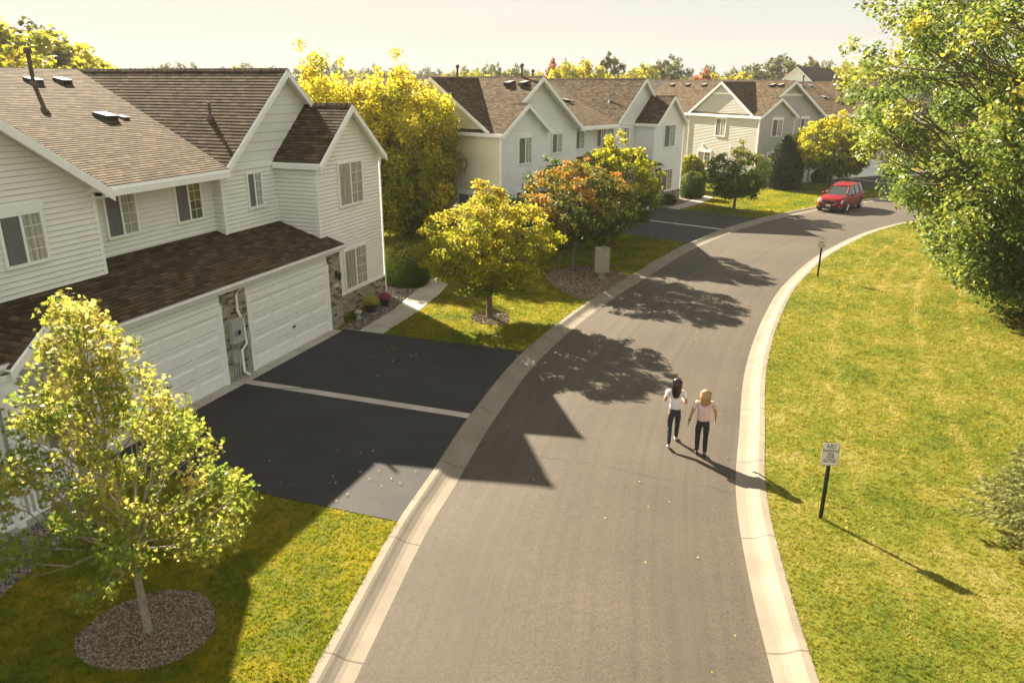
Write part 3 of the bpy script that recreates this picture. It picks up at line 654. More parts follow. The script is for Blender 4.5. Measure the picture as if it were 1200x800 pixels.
P = loc_poly(1, [(-8.3, 1.1), (-8.7, 1.6), (-9.4, 1.85), (-10.4, 2.35), (-11.74, 2.63), (-14, 3), (-15, 1), (-11.4, .9)]); BEDS.append(P); sheet('rock_bed', P, LZ + .006, M['rock_bed'], thick=.02)
def blob(c, r, n_=40, seed=0, sx=1, sy=1):
    rnd = random.Random(seed); ph = [rnd.uniform(0, 6.28) for _ in range(4)]
    return [(c[0] + sx * r * (1 + .05 * math.sin(2 * t_ + ph[0]) + .04 * math.sin(3 * t_ + ph[1]) + .02 * math.sin(7 * t_ + ph[2])) * math.cos(t_), c[1] + sy * r * (1 + .05 * math.sin(2 * t_ + ph[0]) + .04 * math.sin(3 * t_ + ph[1])) * math.sin(t_)) for t_ in [2 * math.pi * i / n_ for i in range(n_)]]
P = blob((-5.45, 9.35), .93, seed=3); BEDS.append(P); sheet('mulch_ring', P, LZ + .01, M['mulch'], thick=.02)
P = blob((-.75, 25.45), .72, seed=5, sy=1.2); BEDS.append(P); sheet('mulch_ring', P, LZ + .01, M['mulch'], thick=.02)
P = [(1.4, 31.6), (1.7, 29.6), (2.6, 28.0), (3.2, 28.1), (4.9, 31.3), (4.9, 32.4), (3.4, 33.3), (2.1, 33.2)]; BEDS.append(P); sheet('rock_bed', P, LZ + .008, M['rock_bed_tan'], thick=.02)
P = loc_poly(2, [(UA0 - 1.3, -.6), (UA0 - 1.3, -11), (UA0, -11), (UA0, -.6)]); BEDS.append(P); sheet('rock_bed', P, LZ + .006, M['rock_bed'], thick=.02)

# ------------------------------------------------------------------ trees and plants
def rot_leaves(c, nrm, size, rng, shape='diamond', aspect=.62):
    n = len(c); t = rng.normal(size=(n, 3)); a = np.cross(nrm, t); a /= np.linalg.norm(a, axis=1)[:, None] + 1e-9; b = np.cross(nrm, a)
    s = (size * rng.uniform(.65, 1.25, n))[:, None]
    if shape == 'diamond':
        o = [(.5, 0), (.05, .5 * aspect), (-.5, 0), (.05, -.5 * aspect)]; dr = [-.06, .05, -.03, .05]
    elif shape == 'clump':
        o = [(.55, 0), (.2, .2), (.15, .55), (-.15, .22), (-.5, .3), (-.3, 0), (-.45, -.4), (0, -.25), (.3, -.45), (.25, -.15)]; dr = [-.1, 0, -.1, .05, -.1, 0, -.1, .06, -.1, 0]
    else:   # five lobed leaf
        o = [(.55, 0), (.22, .12), (.3, .42), (.02, .2), (-.2, .45), (-.2, .08), (-.42, 0), (-.2, -.08), (-.2, -.45), (.02, -.2), (.3, -.42), (.22, -.12)]; dr = [-.08, 0, -.06, 0, -.06, .02, 0, .02, -.06, 0, -.06, 0]
    v = np.stack([c + a * (p * s) + b * (q * s) + nrm * (d * s) for (p, q), d in zip(o, dr)], 1)
    return v.reshape(-1, 3), len(o)
def foliage(name, clumps, n_leaf, size, mat, parent, rng, shape='diamond', var_fn=None, flat=.7, up_bias=.5, centre=None, aspect=.62, spread=1.):
    """clumps: list of (x,y,z,r,weight)"""
    C = np.array(clumps, float); wgt = C[:, 4] * C[:, 3] ** 2; idx = rng.choice(len(C), n_leaf, p=wgt / wgt.sum())
    d = rng.normal(size=(n_leaf, 3)); d /= np.linalg.norm(d, axis=1)[:, None]; rr = rng.uniform(0, 1, n_leaf) ** .55
    off = d * (rr * C[idx, 3])[:, None] * spread; off[:, 2] *= flat
    P = C[idx, :3] + off
    cen = C[:, :3].mean(0) if centre is None else np.array(centre)
    outw = P - cen; outw /= np.linalg.norm(outw, axis=1)[:, None] + 1e-9
    nrm = rng.normal(size=(n_leaf, 3)) * .75 + outw * .35 + np.array([0, 0, up_bias]); nrm /= np.linalg.norm(nrm, axis=1)[:, None]
    cv = rng.normal(size=len(C)) * .13
    var = np.clip((var_fn(P) if var_fn else .45) + cv[idx] + rng.normal(size=n_leaf) * .14, 0, 1)
    v, k = rot_leaves(P, nrm, size, rng, shape, aspect)
    return np_mesh(name, v, k, mat, parent, var)
def limb_path(a, b, sag, rng, n=6, wob=.05):
    a, b = np.array(a, float), np.array(b, float); L_ = np.linalg.norm(b - a); o = []
    for i in range(n):
        t = i / (n - 1); p = a * (1 - t) + b * t; p[2] += sag * L_ * math.sin(math.pi * t) ; 
        if 0 < i < n - 1: p += rng.normal(size=3) * wob * L_ * .4
        o.append(p)
    return o
def make_tree(name, label, cat, x, y, h, zb, prof, n_br, n_leaf, leaf, mat, bark='bark', tr=.09, fork=None, group=None, seed=1, shape='diamond', var_fn=None, clump=.45,
              rise=.5, flat=.75, lean=(0, 0), ground=LZ, sub=2, gaps=.0, aspect=.62, inner=.35, scale=1., up_bias=.5):
    rng = np.random.default_rng(seed); t = empty(name, (x, y, ground), 0, label, cat, group)
    tk = MB(); top = np.array([lean[0], lean[1], h * .93]); fork = fork or zb * 1.05
    n_ = 9; cen = [np.array([lean[0] * (i / (n_ - 1)) ** 1.2 + (rng.normal() * .02 * h * (i / n_) if i else 0), lean[1] * (i / (n_ - 1)) ** 1.2 + (rng.normal() * .02 * h * (i / n_) if i else 0), h * .93 * i / (n_ - 1)]) for i in range(n_)]
    rad = [tr * (1.35 if i == 0 else 1) * (1 - .93 * (i / (n_ - 1)) ** .9) + .004 for i in range(n_)]
    cen.insert(1, cen[0] * .9 + cen[1] * .1); rad.insert(1, tr * 1.02)
    tk.tube(cen, rad, 10)
    trunk_at = lambda z: np.array([np.interp(z, [c[2] for c in cen], [c[i] for c in cen]) for i in range(3)])
    bm_ = MB(); clumps = []
    for i in range(n_br):
        tt = ((i + .5) / n_br) ** .9; az = i * 2.39996 + rng.normal() * .25; r = prof(tt) * rng.uniform(.8, 1.06)
        z = zb + tt * (h - zb) * .97; tip = np.array([math.cos(az) * r, math.sin(az) * r, 0]) + trunk_at(z) * np.array([1, 1, 0]) + np.array([0, 0, z])
        zs = max(fork * .92, z - rise * r - .08 * h); zs = min(zs, h * .85); st = trunk_at(zs)
        pth = limb_path(st, tip, -.06 if rise > .3 else .08, rng, 7)
        r0 = max(.006, tr * .42 * (1 - .75 * tt)); bm_.tube(pth, [r0 * (1 - .85 * q / 6) + .003 for q in range(7)], 5, cap=False)
        cr = clump * (.75 + .5 * rng.random()) * (1 - .35 * tt)
        if rng.random() >= gaps: clumps.append((*tip, cr, 1))
        for f_ in (.45, .72) if r > clump * 1.2 else (.7,):
            q = np.array(pth[int(f_ * 6)]); clumps.append((*(q + rng.normal(size=3) * cr * .4), cr * .9, inner if f_ < .5 else .8))
        for s_ in range(sub):
            q = np.array(pth[3 + s_ % 3]); e = tip + rng.normal(size=3) * np.array([1, 1, .6]) * clump * 1.5; e[2] = max(e[2], zb * .9)
            hr = math.hypot(e[0] - lean[0], e[1] - lean[1]); lim = prof(min(1, max(0, (e[2] - zb) / (h - zb)))) * 1.08
            if hr > lim and hr > 0: e[:2] *= lim / hr
            bm_.tube(limb_path(q, e, 0, rng, 4), [r0 * .4, r0 * .3, r0 * .2, .003], 4, cap=False); clumps.append((*e, cr * .75, 1))
    clumps.append((*trunk_at(h * .95), clump * .55, 1))
    tk.build('trunk', M[bark], t, smooth=True); bm_.build('branches', M[bark], t, smooth=True)
    foliage('crown', clumps, n_leaf, leaf, M[mat], t, rng, shape, var_fn, flat, centre=(lean[0], lean[1], zb + (h - zb) * .4), aspect=aspect, up_bias=up_bias)
    return t
ell = lambda R_, k=.35: (lambda t: R_ * max(.12, math.sin(math.pi * min(1, (t * (1 - k) + k) ) ** 1.0) if t > -1 else 0) )
def dome(R_, tw=.35, p=2.):     # widest at height share tw, rounded top
    return lambda t: R_ * (max(.03, 1 - ((t - tw) / (1 - tw)) ** p) ** (1 / p) if t > tw else .62 + .38 * math.sin(math.pi / 2 * t / tw))
# the young maple on the near lawn: open, upright sprays
make_tree('young_maple', 'slender young maple with backlit yellow green leaves on the near lawn', 'tree', -5.45, 9.3, 5.1, 1.5,
          lambda t: 1.9 * (.72 + .28 * min(1, t / .2)) * (1 - .88 * max(0, (t - .2) / .8) ** .7), 48, 13500, .085, 'leaf_maple', 'bark_pale', .06, seed=11, shape='maple', clump=.29, rise=.95, flat=1.1,
          lean=(-.30, .1), sub=2, var_fn=lambda P: .44 + .05 * P[:, 2], up_bias=.25)
make_tree('crab_apple_tree', 'yellow tree with spreading round crown on the lawn beyond the two driveways', 'tree', -.8, 25.5, 4.2, 1.7, dome(2.3, .3), 60, 27000, .115, 'leaf_yellow', 'bark', .12, seed=21, clump=.46, flat=.55, rise=.6,
          var_fn=lambda P: .34 + .15 * (P[:, 2] - 1.5), fork=1.1)
make_tree('maple_tree', 'orange and dark green tree behind the tan mailbox', 'tree', 2.75, 32.6, 4.55, 1.7, dome(2.4, .42), 58, 21000, .14, 'leaf_orange', 'bark', .12, seed=31, clump=.5, rise=.6, flat=.6,
          var_fn=lambda P: .22 + .15 * (P[:, 2] - 2.2) - .06 * P[:, 0] + .12 * np.sin(3 * P[:, 0] + 2 * P[:, 2]))
make_tree('maple_tree', 'yellow green tree standing right behind the orange one', 'tree', 5.2, 38.6, 4.9, 1.6, dome(2.3, .4), 50, 20000, .15, 'leaf_gold', 'bark', .11, seed=41, clump=.5, rise=.5, var_fn=lambda P: .22 + .12 * (P[:, 2] - 2))
make_tree('maple_tree', 'dark green shrubby tree hidden between the orange tree and the white row', 'tree', 2.0, 37.0, 4.0, .5, dome(2.0, .4), 34, 8000, .14, 'leaf_green', 'bark', .1, seed=43, clump=.5, var_fn=lambda P: .3)
make_tree('shade_tree', 'tall yellow tree behind the right gable of the nearest row', 'tree', -9.7, 40.3, 7.9, 1.2, dome(2.95, .42, 3), 96, 56000, .2, 'leaf_gold', 'bark', .2, seed=51, clump=.8, rise=.9, flat=1.1, var_fn=lambda P: .34 + .06 * P[:, 2])
make_tree('shade_tree', 'tall yellow tree with dark green lower crown against the white row end', 'tree', -6.0, 40.6, 8.1, 1.0, dome(2.75, .38, 3), 96, 56000, .2, 'leaf_gold', 'bark', .2, seed=52, clump=.8, rise=.9, flat=1.1, var_fn=lambda P: .20 + .075 * P[:, 2])
make_tree('crab_apple_tree', 'small dark green tree with yellow top on the lawn left of the red car', 'tree', 14.75, 50.3, 3.9, 1.1, dome(1.9, .4), 48, 13000, .14, 'leaf_green', 'bark', .1, seed=61, clump=.45, rise=.45, var_fn=lambda P: .34 + .19 * (P[:, 2] - 1.8) + .07 * P[:, 0])
make_tree('crab_apple_tree', 'bright yellow tree in front of the grey row, right behind the red car', 'tree', 25.9, 62.3, 5.4, 1.5, dome(3.15, .45), 54, 26000, .18, 'leaf_gold', 'bark', .13, seed=71, clump=.6, rise=.6, var_fn=lambda P: .30 + .13 * (P[:, 2] - 2.6) - .05 * P[:, 0])
make_tree('shade_tree', 'large leafy tree at the right edge overhanging the lawn and kerb', 'tree', 20.8, 25.2, 14.8, .9, lambda t: dome(8.8, .55)(t) * (1 if t > .45 else .74 + .26 * t / .45), 240, 215000, .17, 'leaf_silver', 'bark', .33, seed=81, clump=.98, rise=.35, flat=.8, sub=3,
          var_fn=lambda P: .38 - .035 * (P[:, 0] + 1) + .01 * (P[:, 2] - 6), up_bias=.6, inner=.5)
def shrub(name, label, cat, x, y, rx, ry, h, mat, n_leaf, leaf, seed, box=.0, cone=0., group=None, var=.35, top=.25):
    """a clipped shrub: leaves in a shell round a dense inside"""
    rng = np.random.default_rng(seed); t = empty(name, (x, y, LZ), 0, label, cat, group)
    def surf(n, fac):
        th = rng.uniform(0, 2 * math.pi, n); z = rng.uniform(0, 1, n)
        if cone: r = (1 - z ** 2.2) ** .6 * (.86 + .14 * np.sin(math.pi * z))
        else: r = (1 - np.abs(np.clip((z - .45) / .55, -1, 1)) ** (2.5 + 5 * box)) ** .5; r = np.maximum(r, np.where(z < .4, .8, 0))
        k = 1 + .05 * np.sin(3 * th + seed) + .04 * np.sin(5 * th + 9 * z); capm = rng.random(n) < .3
        f = np.where(capm & (z > .6), np.sqrt(rng.random(n)), 1.) * fac
        return np.stack([rx * r * k * f * np.cos(th), ry * r * k * f * np.sin(th), z * h * (.96 + .05 * np.sin(4 * th))], 1)
    P = surf(n_leaf, rng.uniform(.86, 1.03, n_leaf)); P += rng.normal(size=P.shape) * leaf * .5; P[:, 2] = np.maximum(P[:, 2], .02)
    out_ = P / np.array([rx, ry, h]) - np.array([0, 0, .45]); out_ /= np.linalg.norm(out_, axis=1)[:, None]
    nrm = out_ + rng.normal(size=P.shape) * .6; nrm /= np.linalg.norm(nrm, axis=1)[:, None]
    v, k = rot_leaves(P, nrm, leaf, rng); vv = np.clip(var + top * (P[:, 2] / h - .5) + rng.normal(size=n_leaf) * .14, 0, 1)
    np_mesh('foliage', v, k, M[mat], t, vv)
    st = MB(); st.tube([(0, 0, -.05), (0, 0, h * .5), (0, 0, h * .8)], [.06, .04, .01], 6)
    for i in range(7): a_ = i * .9; st.tube([(0, 0, h * .15), (.55 * rx * math.cos(a_), .55 * ry * math.sin(a_), h * .5)], [.03, .01], 5)
    st.build('stems', M['bark'], t)
    # dense inner twigs and leaves, so that nothing shows through
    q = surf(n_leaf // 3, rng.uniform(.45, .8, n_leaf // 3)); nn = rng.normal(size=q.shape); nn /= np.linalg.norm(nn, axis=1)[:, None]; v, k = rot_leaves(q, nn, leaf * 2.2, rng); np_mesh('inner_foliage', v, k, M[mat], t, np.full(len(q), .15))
    return t
shrub('clipped_bush', 'squarish clipped green bush beside the concrete walkway of the nearest row', 'bush', -4.35, 30.1, .95, .85, 1.65, 'leaf_green', 13000, .06, 5, box=.8, var=.55, top=.55)  # sunlit top put into the leaf colour, lighter with height
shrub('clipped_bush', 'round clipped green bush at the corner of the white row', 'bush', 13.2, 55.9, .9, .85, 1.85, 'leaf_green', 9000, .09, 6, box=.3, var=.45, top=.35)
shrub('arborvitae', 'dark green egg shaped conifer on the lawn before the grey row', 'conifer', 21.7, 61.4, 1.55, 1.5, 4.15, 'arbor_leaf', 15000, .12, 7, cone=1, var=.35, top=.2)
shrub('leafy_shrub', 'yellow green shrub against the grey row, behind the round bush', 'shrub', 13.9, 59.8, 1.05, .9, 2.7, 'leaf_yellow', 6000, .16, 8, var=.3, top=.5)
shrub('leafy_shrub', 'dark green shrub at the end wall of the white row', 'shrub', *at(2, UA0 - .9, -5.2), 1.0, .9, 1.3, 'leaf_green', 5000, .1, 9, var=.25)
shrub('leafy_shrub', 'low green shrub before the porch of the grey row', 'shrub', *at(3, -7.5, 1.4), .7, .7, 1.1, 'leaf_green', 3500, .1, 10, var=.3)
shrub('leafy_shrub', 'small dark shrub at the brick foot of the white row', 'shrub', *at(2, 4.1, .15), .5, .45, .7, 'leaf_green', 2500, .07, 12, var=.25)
# the spruce at the right edge: whorls of drooping boughs
def spruce(x, y, h, r, seed, label):
    rng = np.random.default_rng(seed); t = empty('spruce', (x, y, LZ), 0, label, 'conifer'); tk = MB(); tk.tube([(0, 0, -.05), (0, 0, h * .95)], [.09, .01], 8); tk.build('trunk', M['bark'], t)
    br = MB(); P = []; D = []
    for i in range(330):
        z = .12 * h + (i / 330) ** 1.1 * h * .86; rr = r * (1 - (z / h) ** 1.15) * rng.uniform(.7, 1.1) + .08; a_ = i * 2.39996; dv = np.array([math.cos(a_), math.sin(a_), 0.])
        tip = dv * rr + np.array([0, 0, z - .10 * rr + .1]); st = np.array([0, 0, z - .02]); pth = [st, (st + tip) / 2 + np.array([0, 0, -.06 * rr]), tip]
        br.tube(pth, [.014, .009, .003], 4, cap=False)
        side = np.array([-dv[1], dv[0], 0])
        for j in range(9):
            f = .25 + .75 * j / 8; c = st * (1 - f) + tip * f + np.array([0, 0, -.05 * rr * math.sin(math.pi * f)])
            for sg in (-1, 1, 0):
                d = dv * (.75 if sg else 1) + side * sg * .75 + np.array([0, 0, rng.normal() * .15]); d /= np.linalg.norm(d); L_ = (.30 * (1 - f * .55) * (.55 + rr * .3)) * rng.uniform(.7, 1.2) if sg else .14
                k = max(3, int(L_ / .028))
                for m_ in range(k): P.append(c + d * L_ * (m_ + .5) / k); D.append(d)
    P = np.array(P); D = np.array(D); n = len(P); rep = 12; P = np.repeat(P, rep, 0); D = np.repeat(D, rep, 0); N = rng.normal(size=P.shape); perp = np.cross(D, N); perp /= np.linalg.norm(perp, axis=1)[:, None]
    dirn = perp * .8 + D * .6; dirn /= np.linalg.norm(dirn, axis=1)[:, None]; w_ = np.cross(dirn, D); w_ /= np.linalg.norm(w_, axis=1)[:, None]; ln = rng.uniform(.035, .07, len(P))[:, None]
    v = np.stack([P - w_ * .0065, P + w_ * .0065, P + dirn * ln], 1).reshape(-1, 3)
    br.build('branches', M['bark_pale'], t); np_mesh('needles', v, 3, M['needle'], t, np.clip(.45 + .2 * rng.normal(size=len(P)) + .25 * (np.linalg.norm(P[:, :2], axis=1) / r - .6), 0, 1))
    return t
spruce(9.9, 11.5, 3.5, 1.75, 91, 'bushy grey green spruce at the right edge of the open lawn')

# trees far behind the roofs: five builds, copied with their parts
def far_tree(name, label, h, r, zb, mat, seed, n=7500, leaf=.5, gaps=0., var=.4, tw=.45):
    return make_tree(name, label, 'tree', 0, 0, h, zb, dome(r, tw), 26, n, leaf, mat, 'bark', .22, seed=seed, shape='clump', clump=r * .3, rise=.6, flat=.9, sub=2, var_fn=lambda P: var + .03 * (P[:, 2] - h * .6), gaps=gaps, inner=.6, ground=0, group='trees on the horizon')
protos = {
 'green': far_tree('distant_tree', 'rounded green tree in the far line behind the roofs', 12, 5.2, 2.0, 'leaf_far', 101),
 'gold': far_tree('distant_tree', 'rounded yellow tree in the far line behind the roofs', 11, 5.0, 2.0, 'leaf_yellow', 102, var=.5),
 'tall': far_tree('distant_tree', 'tall narrow green tree standing above the far line', 15, 3.3, 3.0, 'leaf_far', 103, var=.5, tw=.6),
 'thin': far_tree('distant_tree', 'thin open tree with few leaves in the far line', 13, 3.2, 3.5, 'leaf_far', 104, n=1800, var=.45),
 'red': far_tree('distant_tree', 'red leaved tree in the far line behind the roofs', 10, 4.0, 1.5, 'leaf_red', 105, var=.5)}
FAR = []   # (kind, x, y, scale)
def fx(px, Y): return (px - 600) * Y / 931.
def hs(py, Y): return 7.9 + (100 - py) * Y * .001017
_seen = set()
def put(kind, px, py, Y, sx=1.):
    p = protos[kind]; hh = {'green': 12, 'gold': 11, 'tall': 15, 'thin': 13, 'red': 10}[kind] * 1.02; s = hs(py, Y) / hh
    if kind not in _seen: o = p; _seen.add(kind)
    else: o = copy_tree(p)
    o.location = (fx(px, Y), Y, -.12); o.scale = (s * sx, s * sx, s); o.rotation_euler = (0, 0, random.uniform(0, 6.28)); FAR.append((px, Y))
rl_ = random.Random(4)
# near ones behind the first row
for kind, px, py, Y, sx in (('gold', 8, 30, 78, 1.15), ('green', 40, 38, 82, 1.0), ('gold', 62, 42, 84, .9), ('gold', 82, 58, 86, .9), ('gold', 98, 68, 88, .95), ('gold', -25, 34, 76, 1.1), ('gold', 118, 74, 95, .8), ('gold', 22, 60, 70, .9),
    ('thin', 571, 72, 150, .7), ('green', 580, 79, 145, .55), ('green', 603, 80, 150, .6), ('gold', 560, 84, 140, .7), ('gold', 545, 86, 130, .8), ('red', 648, 75, 128, .6), ('gold', 665, 74, 122, .75), ('gold', 686, 72, 125, .8), ('gold', 702, 83, 130, .6),
    ('tall', 714, 62, 140, .85), ('gold', 737, 82, 135, .7), ('gold', 752, 76, 145, .75), ('green', 785, 70, 150, 1.0), ('green', 768, 76, 150, .8), ('thin', 828, 72, 170, .7), ('red', 822, 85, 135, .8), ('gold', 835, 86, 138, .7), ('thin', 855, 76, 175, .8), ('thin', 872, 72, 180, .7),
    ('gold', 868, 84, 150, .7), ('green', 905, 68, 160, 1.25), ('green', 922, 71, 165, 1.1), ('tall', 944, 66, 175, .9), ('thin', 966, 66, 185, .7), ('red', 920, 90, 140, .5), ('red', 936, 88, 140, .5), ('gold', 990, 72, 170, .8), ('gold', 1010, 74, 160, .9), ('thin', 1025, 70, 180, .8)):
    put(kind, px, py, Y, sx)
px = 130
while px < 1260:
    Y = rl_.uniform(230, 330); kind = rl_.choice(['green', 'green', 'green', 'gold', 'thin', 'green']); put(kind, px, rl_.uniform(77, 84) + (4 if 440 < px < 900 else 0), Y, rl_.uniform(.75, 1.15)); px += rl_.uniform(11, 19)
px = -200
while px < 1500:
    if not (-60 < px < 130) : put(rl_.choice(['green', 'gold', 'green']), px, rl_.uniform(86, 90), rl_.uniform(150, 215), rl_.uniform(.9, 1.2))
    px += rl_.uniform(24, 40)
# the wood behind them reads as one mass
rng = np.random.default_rng(5); n = 9000; yy = rng.uniform(340, 420, n); xx = rng.uniform(-.95, 1.05, n) * yy; hh = 9 + 2.5 * np.sin(xx * .05) + 2 * np.sin(xx * .021 + 1); zz = rng.uniform(0, 1, n) ** .6 * hh
nn = rng.normal(size=(n, 3)) + np.array([0, -.6, .4]); nn /= np.linalg.norm(nn, axis=1)[:, None]; v, k = rot_leaves(np.stack([xx, yy, zz], 1), nn, 3.6, rng, 'clump')
tag(np_mesh('far_wood', v, k, M['leaf_far'], None, rng.uniform(.1, .6, n)), 'low dark green wood along the horizon', 'wood', kind='stuff')

# ------------------------------------------------------------------ grass, leaves on the ground, stones
def inside(P, poly):
    x, y = P[:, 0], P[:, 1]; r = np.zeros(len(P), bool); j = len(poly) - 1
    for i in range(len(poly)):
        xi, yi = poly[i]; xj, yj = poly[j]
        c_ = ((yi > y) != (yj > y)) & (x < (xj - xi) * (y - yi) / (yj - yi + 1e-12) + xi); r ^= c_; j = i
    return r
def house_foot(k): return loc_poly(k, [(UA0 - .05, -.9), (-11.5, -.9), (-11.5, 1.35), (-7.9, 1.35), (-7.9, .5), (2.9, .5), (2.9, -.4), (UR + .1, -.4), (UR + .1, VBK), (UA0 - .05, VBK)])
BLOCK = [house_foot(k) for k in (1, 2, 3)] + DRIVE + WALK + BEDS
def scatter(loop, xr, yr, n, seed, dmin, dmax, dens_pow=1.6, edge=None):
    rng = np.random.default_rng(seed); P = np.stack([rng.uniform(*xr, n), rng.uniform(*yr, n)], 1); d = np.hypot(P[:, 0], P[:, 1])
    keep = (d < dmax) & (rng.random(n) < np.minimum(1, (dmin / d) ** dens_pow)); ang = P[:, 0] / np.maximum(P[:, 1], .1); keep &= (np.abs(ang) < .95) & (P[:, 1] > 6)
    P = P[keep]; P = P[inside(P, loop)]
    for b in BLOCK: P = P[~inside(P, b)]
    return P, rng
def grass(name, loop, xr, yr, n, seed, mat, label, dmin=13, dmax=75, hgt_=.045, nb=6):
    P, rng = scatter(loop, xr, yr, n, seed, dmin, dmax); m_ = len(P); d = np.hypot(P[:, 0], P[:, 1]); s = np.clip(d / 14, .9, 3.2) ** .85
    v = []
    for b in range(nb):
        a_ = rng.uniform(0, 6.283, m_); l_ = rng.uniform(.0, .035, m_) * s; bx = P[:, 0] + np.cos(a_) * l_; by = P[:, 1] + np.sin(a_) * l_; h_ = hgt_ * rng.uniform(.5, 1.25, m_) * s ** .6
        t_ = rng.uniform(0, 6.283, m_); w_ = .0055 * s * rng.uniform(.7, 1.4, m_); wx, wy = np.cos(t_) * w_, np.sin(t_) * w_; la = rng.uniform(0, 6.283, m_); ll = h_ * rng.uniform(.2, 1.0, m_)
        z0 = np.full(m_, LZ - .004); v.append(np.stack([np.stack([bx - wx, by - wy, z0], 1), np.stack([bx + wx, by + wy, z0], 1), np.stack([bx + np.cos(la) * ll, by + np.sin(la) * ll, LZ + h_], 1)], 1))
    vr = rng.uniform(0, 1, m_)
    if 'open' in mat.name:      # pale lines left by the mower, running with the kerb
        q = KR[::4]; dk = np.full(m_, 99.)
        for c_ in q: dk = np.minimum(dk, np.hypot(P[:, 0] - c_[0], P[:, 1] - c_[1]))
        for d0, w0, a0 in ((1.9, .12, .5), (3.1, .1, .35), (4.4, .16, .55), (5.9, .12, .4), (7.6, .14, .4)): vr = vr + 1.5 * a0 * np.exp(-((dk - d0) / w0) ** 2)
    v = np.concatenate(v, 0); o = np_mesh(name, v.reshape(-1, 3), 3, mat, None, np.tile(vr, nb) * .8 + rng.uniform(0, .2, len(v))); return tag(o, label, 'grass', kind='stuff')
gl_loop = [tuple(p) for p in offset(KL, .015)] + left_loop[-3:]; gr_loop = [tuple(p) for p in offset(KR, -.02)] + right_loop[-2:]
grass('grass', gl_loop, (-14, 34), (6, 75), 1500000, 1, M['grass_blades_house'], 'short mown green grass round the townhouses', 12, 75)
grass('grass', gr_loop, (3.5, 40), (6, 60), 720000, 2, M['grass_blades_open'], 'short yellowish grass with dry patches on the open side of the street', 12, 60)
def pebbles(name, poly, n, size, mats, seed, z, label, cat):
    rng = np.random.default_rng(seed); A = np.array(poly); P = np.stack([rng.uniform(A[:, 0].min(), A[:, 0].max(), n), rng.uniform(A[:, 1].min(), A[:, 1].max(), n)], 1); P = P[inside(P, poly)]; m_ = len(P)
    s = size * rng.uniform(.6, 1.5, m_)[:, None]; c = np.concatenate([P, np.full((m_, 1), z)], 1); rot = rng.uniform(0, 6.283, m_); V_ = []
    ring = [np.stack([np.cos(rot + k * 1.2566) * rng.uniform(.8, 1.1, m_), np.sin(rot + k * 1.2566) * rng.uniform(.6, .95, m_), np.zeros(m_)], 1) * s * .5 + c for k in range(5)]; top = c + np.stack([rng.normal(size=m_) * .1, rng.normal(size=m_) * .1, rng.uniform(.3, .6, m_)], 1) * s
    for k in range(5): V_.append(np.stack([ring[k], ring[(k + 1) % 5], top], 1))
    v = np.concatenate(V_, 0); return tag(np_mesh(name, v.reshape(-1, 3), 3, mats, None, np.tile(rng.uniform(0, 1, m_), 5)), label, cat, kind='stuff')
leafmat('pebble', [(0, (.05, .043, .04)), (.5, (.13, .11, .095)), (1, (.34, .30, .26))], .0, .8, .3)
leafmat('chip', [(0, (.06, .043, .030)), (.5, (.15, .115, .080)), (1, (.36, .29, .21))], .0, .9, .2)
pebbles('gravel', BEDS[0], 9000, .06, M['pebble'], 1, LZ + .01, 'dark river stones along the foot of the nearest row', 'gravel')
pebbles('gravel', BEDS[3], 16000, .05, M['pebble'], 2, LZ + .01, 'dark river stones before the porch railing', 'gravel')
pebbles('gravel', BEDS[6], 9000, .06, M['chip'], 3, LZ + .01, 'tan stones round the mailbox by the kerb', 'gravel')
pebbles('mulch_chips', BEDS[4], 7000, .035, M['chip'], 4, LZ + .01, 'wood chips in the ring round the young maple', 'mulch')
pebbles('mulch_chips', BEDS[5], 2500, .05, M['chip'], 5, LZ + .01, 'wood chips in the ring round the round yellow tree', 'mulch')
def fallen(n, seed):
    rng = np.random.default_rng(seed); P = []
    for (cx, cy, sx_, sy_, k, z) in ((-.8, 25.5, 2.6, 2.4, 260, LZ + .045), (3.5, 33, 3.6, 3, 420, LZ + .05), (-3.5, 21.5, 1.6, 1.2, 26, LZ + .02), (8, 24, 3, 4, 50, LZ + .05), (11, 18, 4, 5, 260, LZ + .05), (6.2, 13, .25, 5, 30, LZ + .04), (7.2, 18, .5, 5, 60, LZ + .04), (3.5, 15, 3.0, 6, 40, .05), (15, 50, 3, 3, 120, LZ + .05), (-3.6, 14, 2, 1, 24, LZ + .05)):
        q = np.stack([cx + rng.normal(size=k) * sx_ * .6, cy + rng.normal(size=k) * sy_ * .6, np.full(k, z)], 1); P.append(q)
    P = np.concatenate(P); nn = rng.normal(size=P.shape) * .3 + np.array([0, 0, 1.]); nn /= np.linalg.norm(nn, axis=1)[:, None]; v, k = rot_leaves(P, nn, .055, rng, 'maple')
    return tag(np_mesh('fallen_leaves', v, k, M['leaf_fallen'], None, rng.uniform(0, 1, len(P))), 'scattered dry yellow leaves on lawns, drives and road', 'leaves', kind='stuff')
fallen(1, 3)

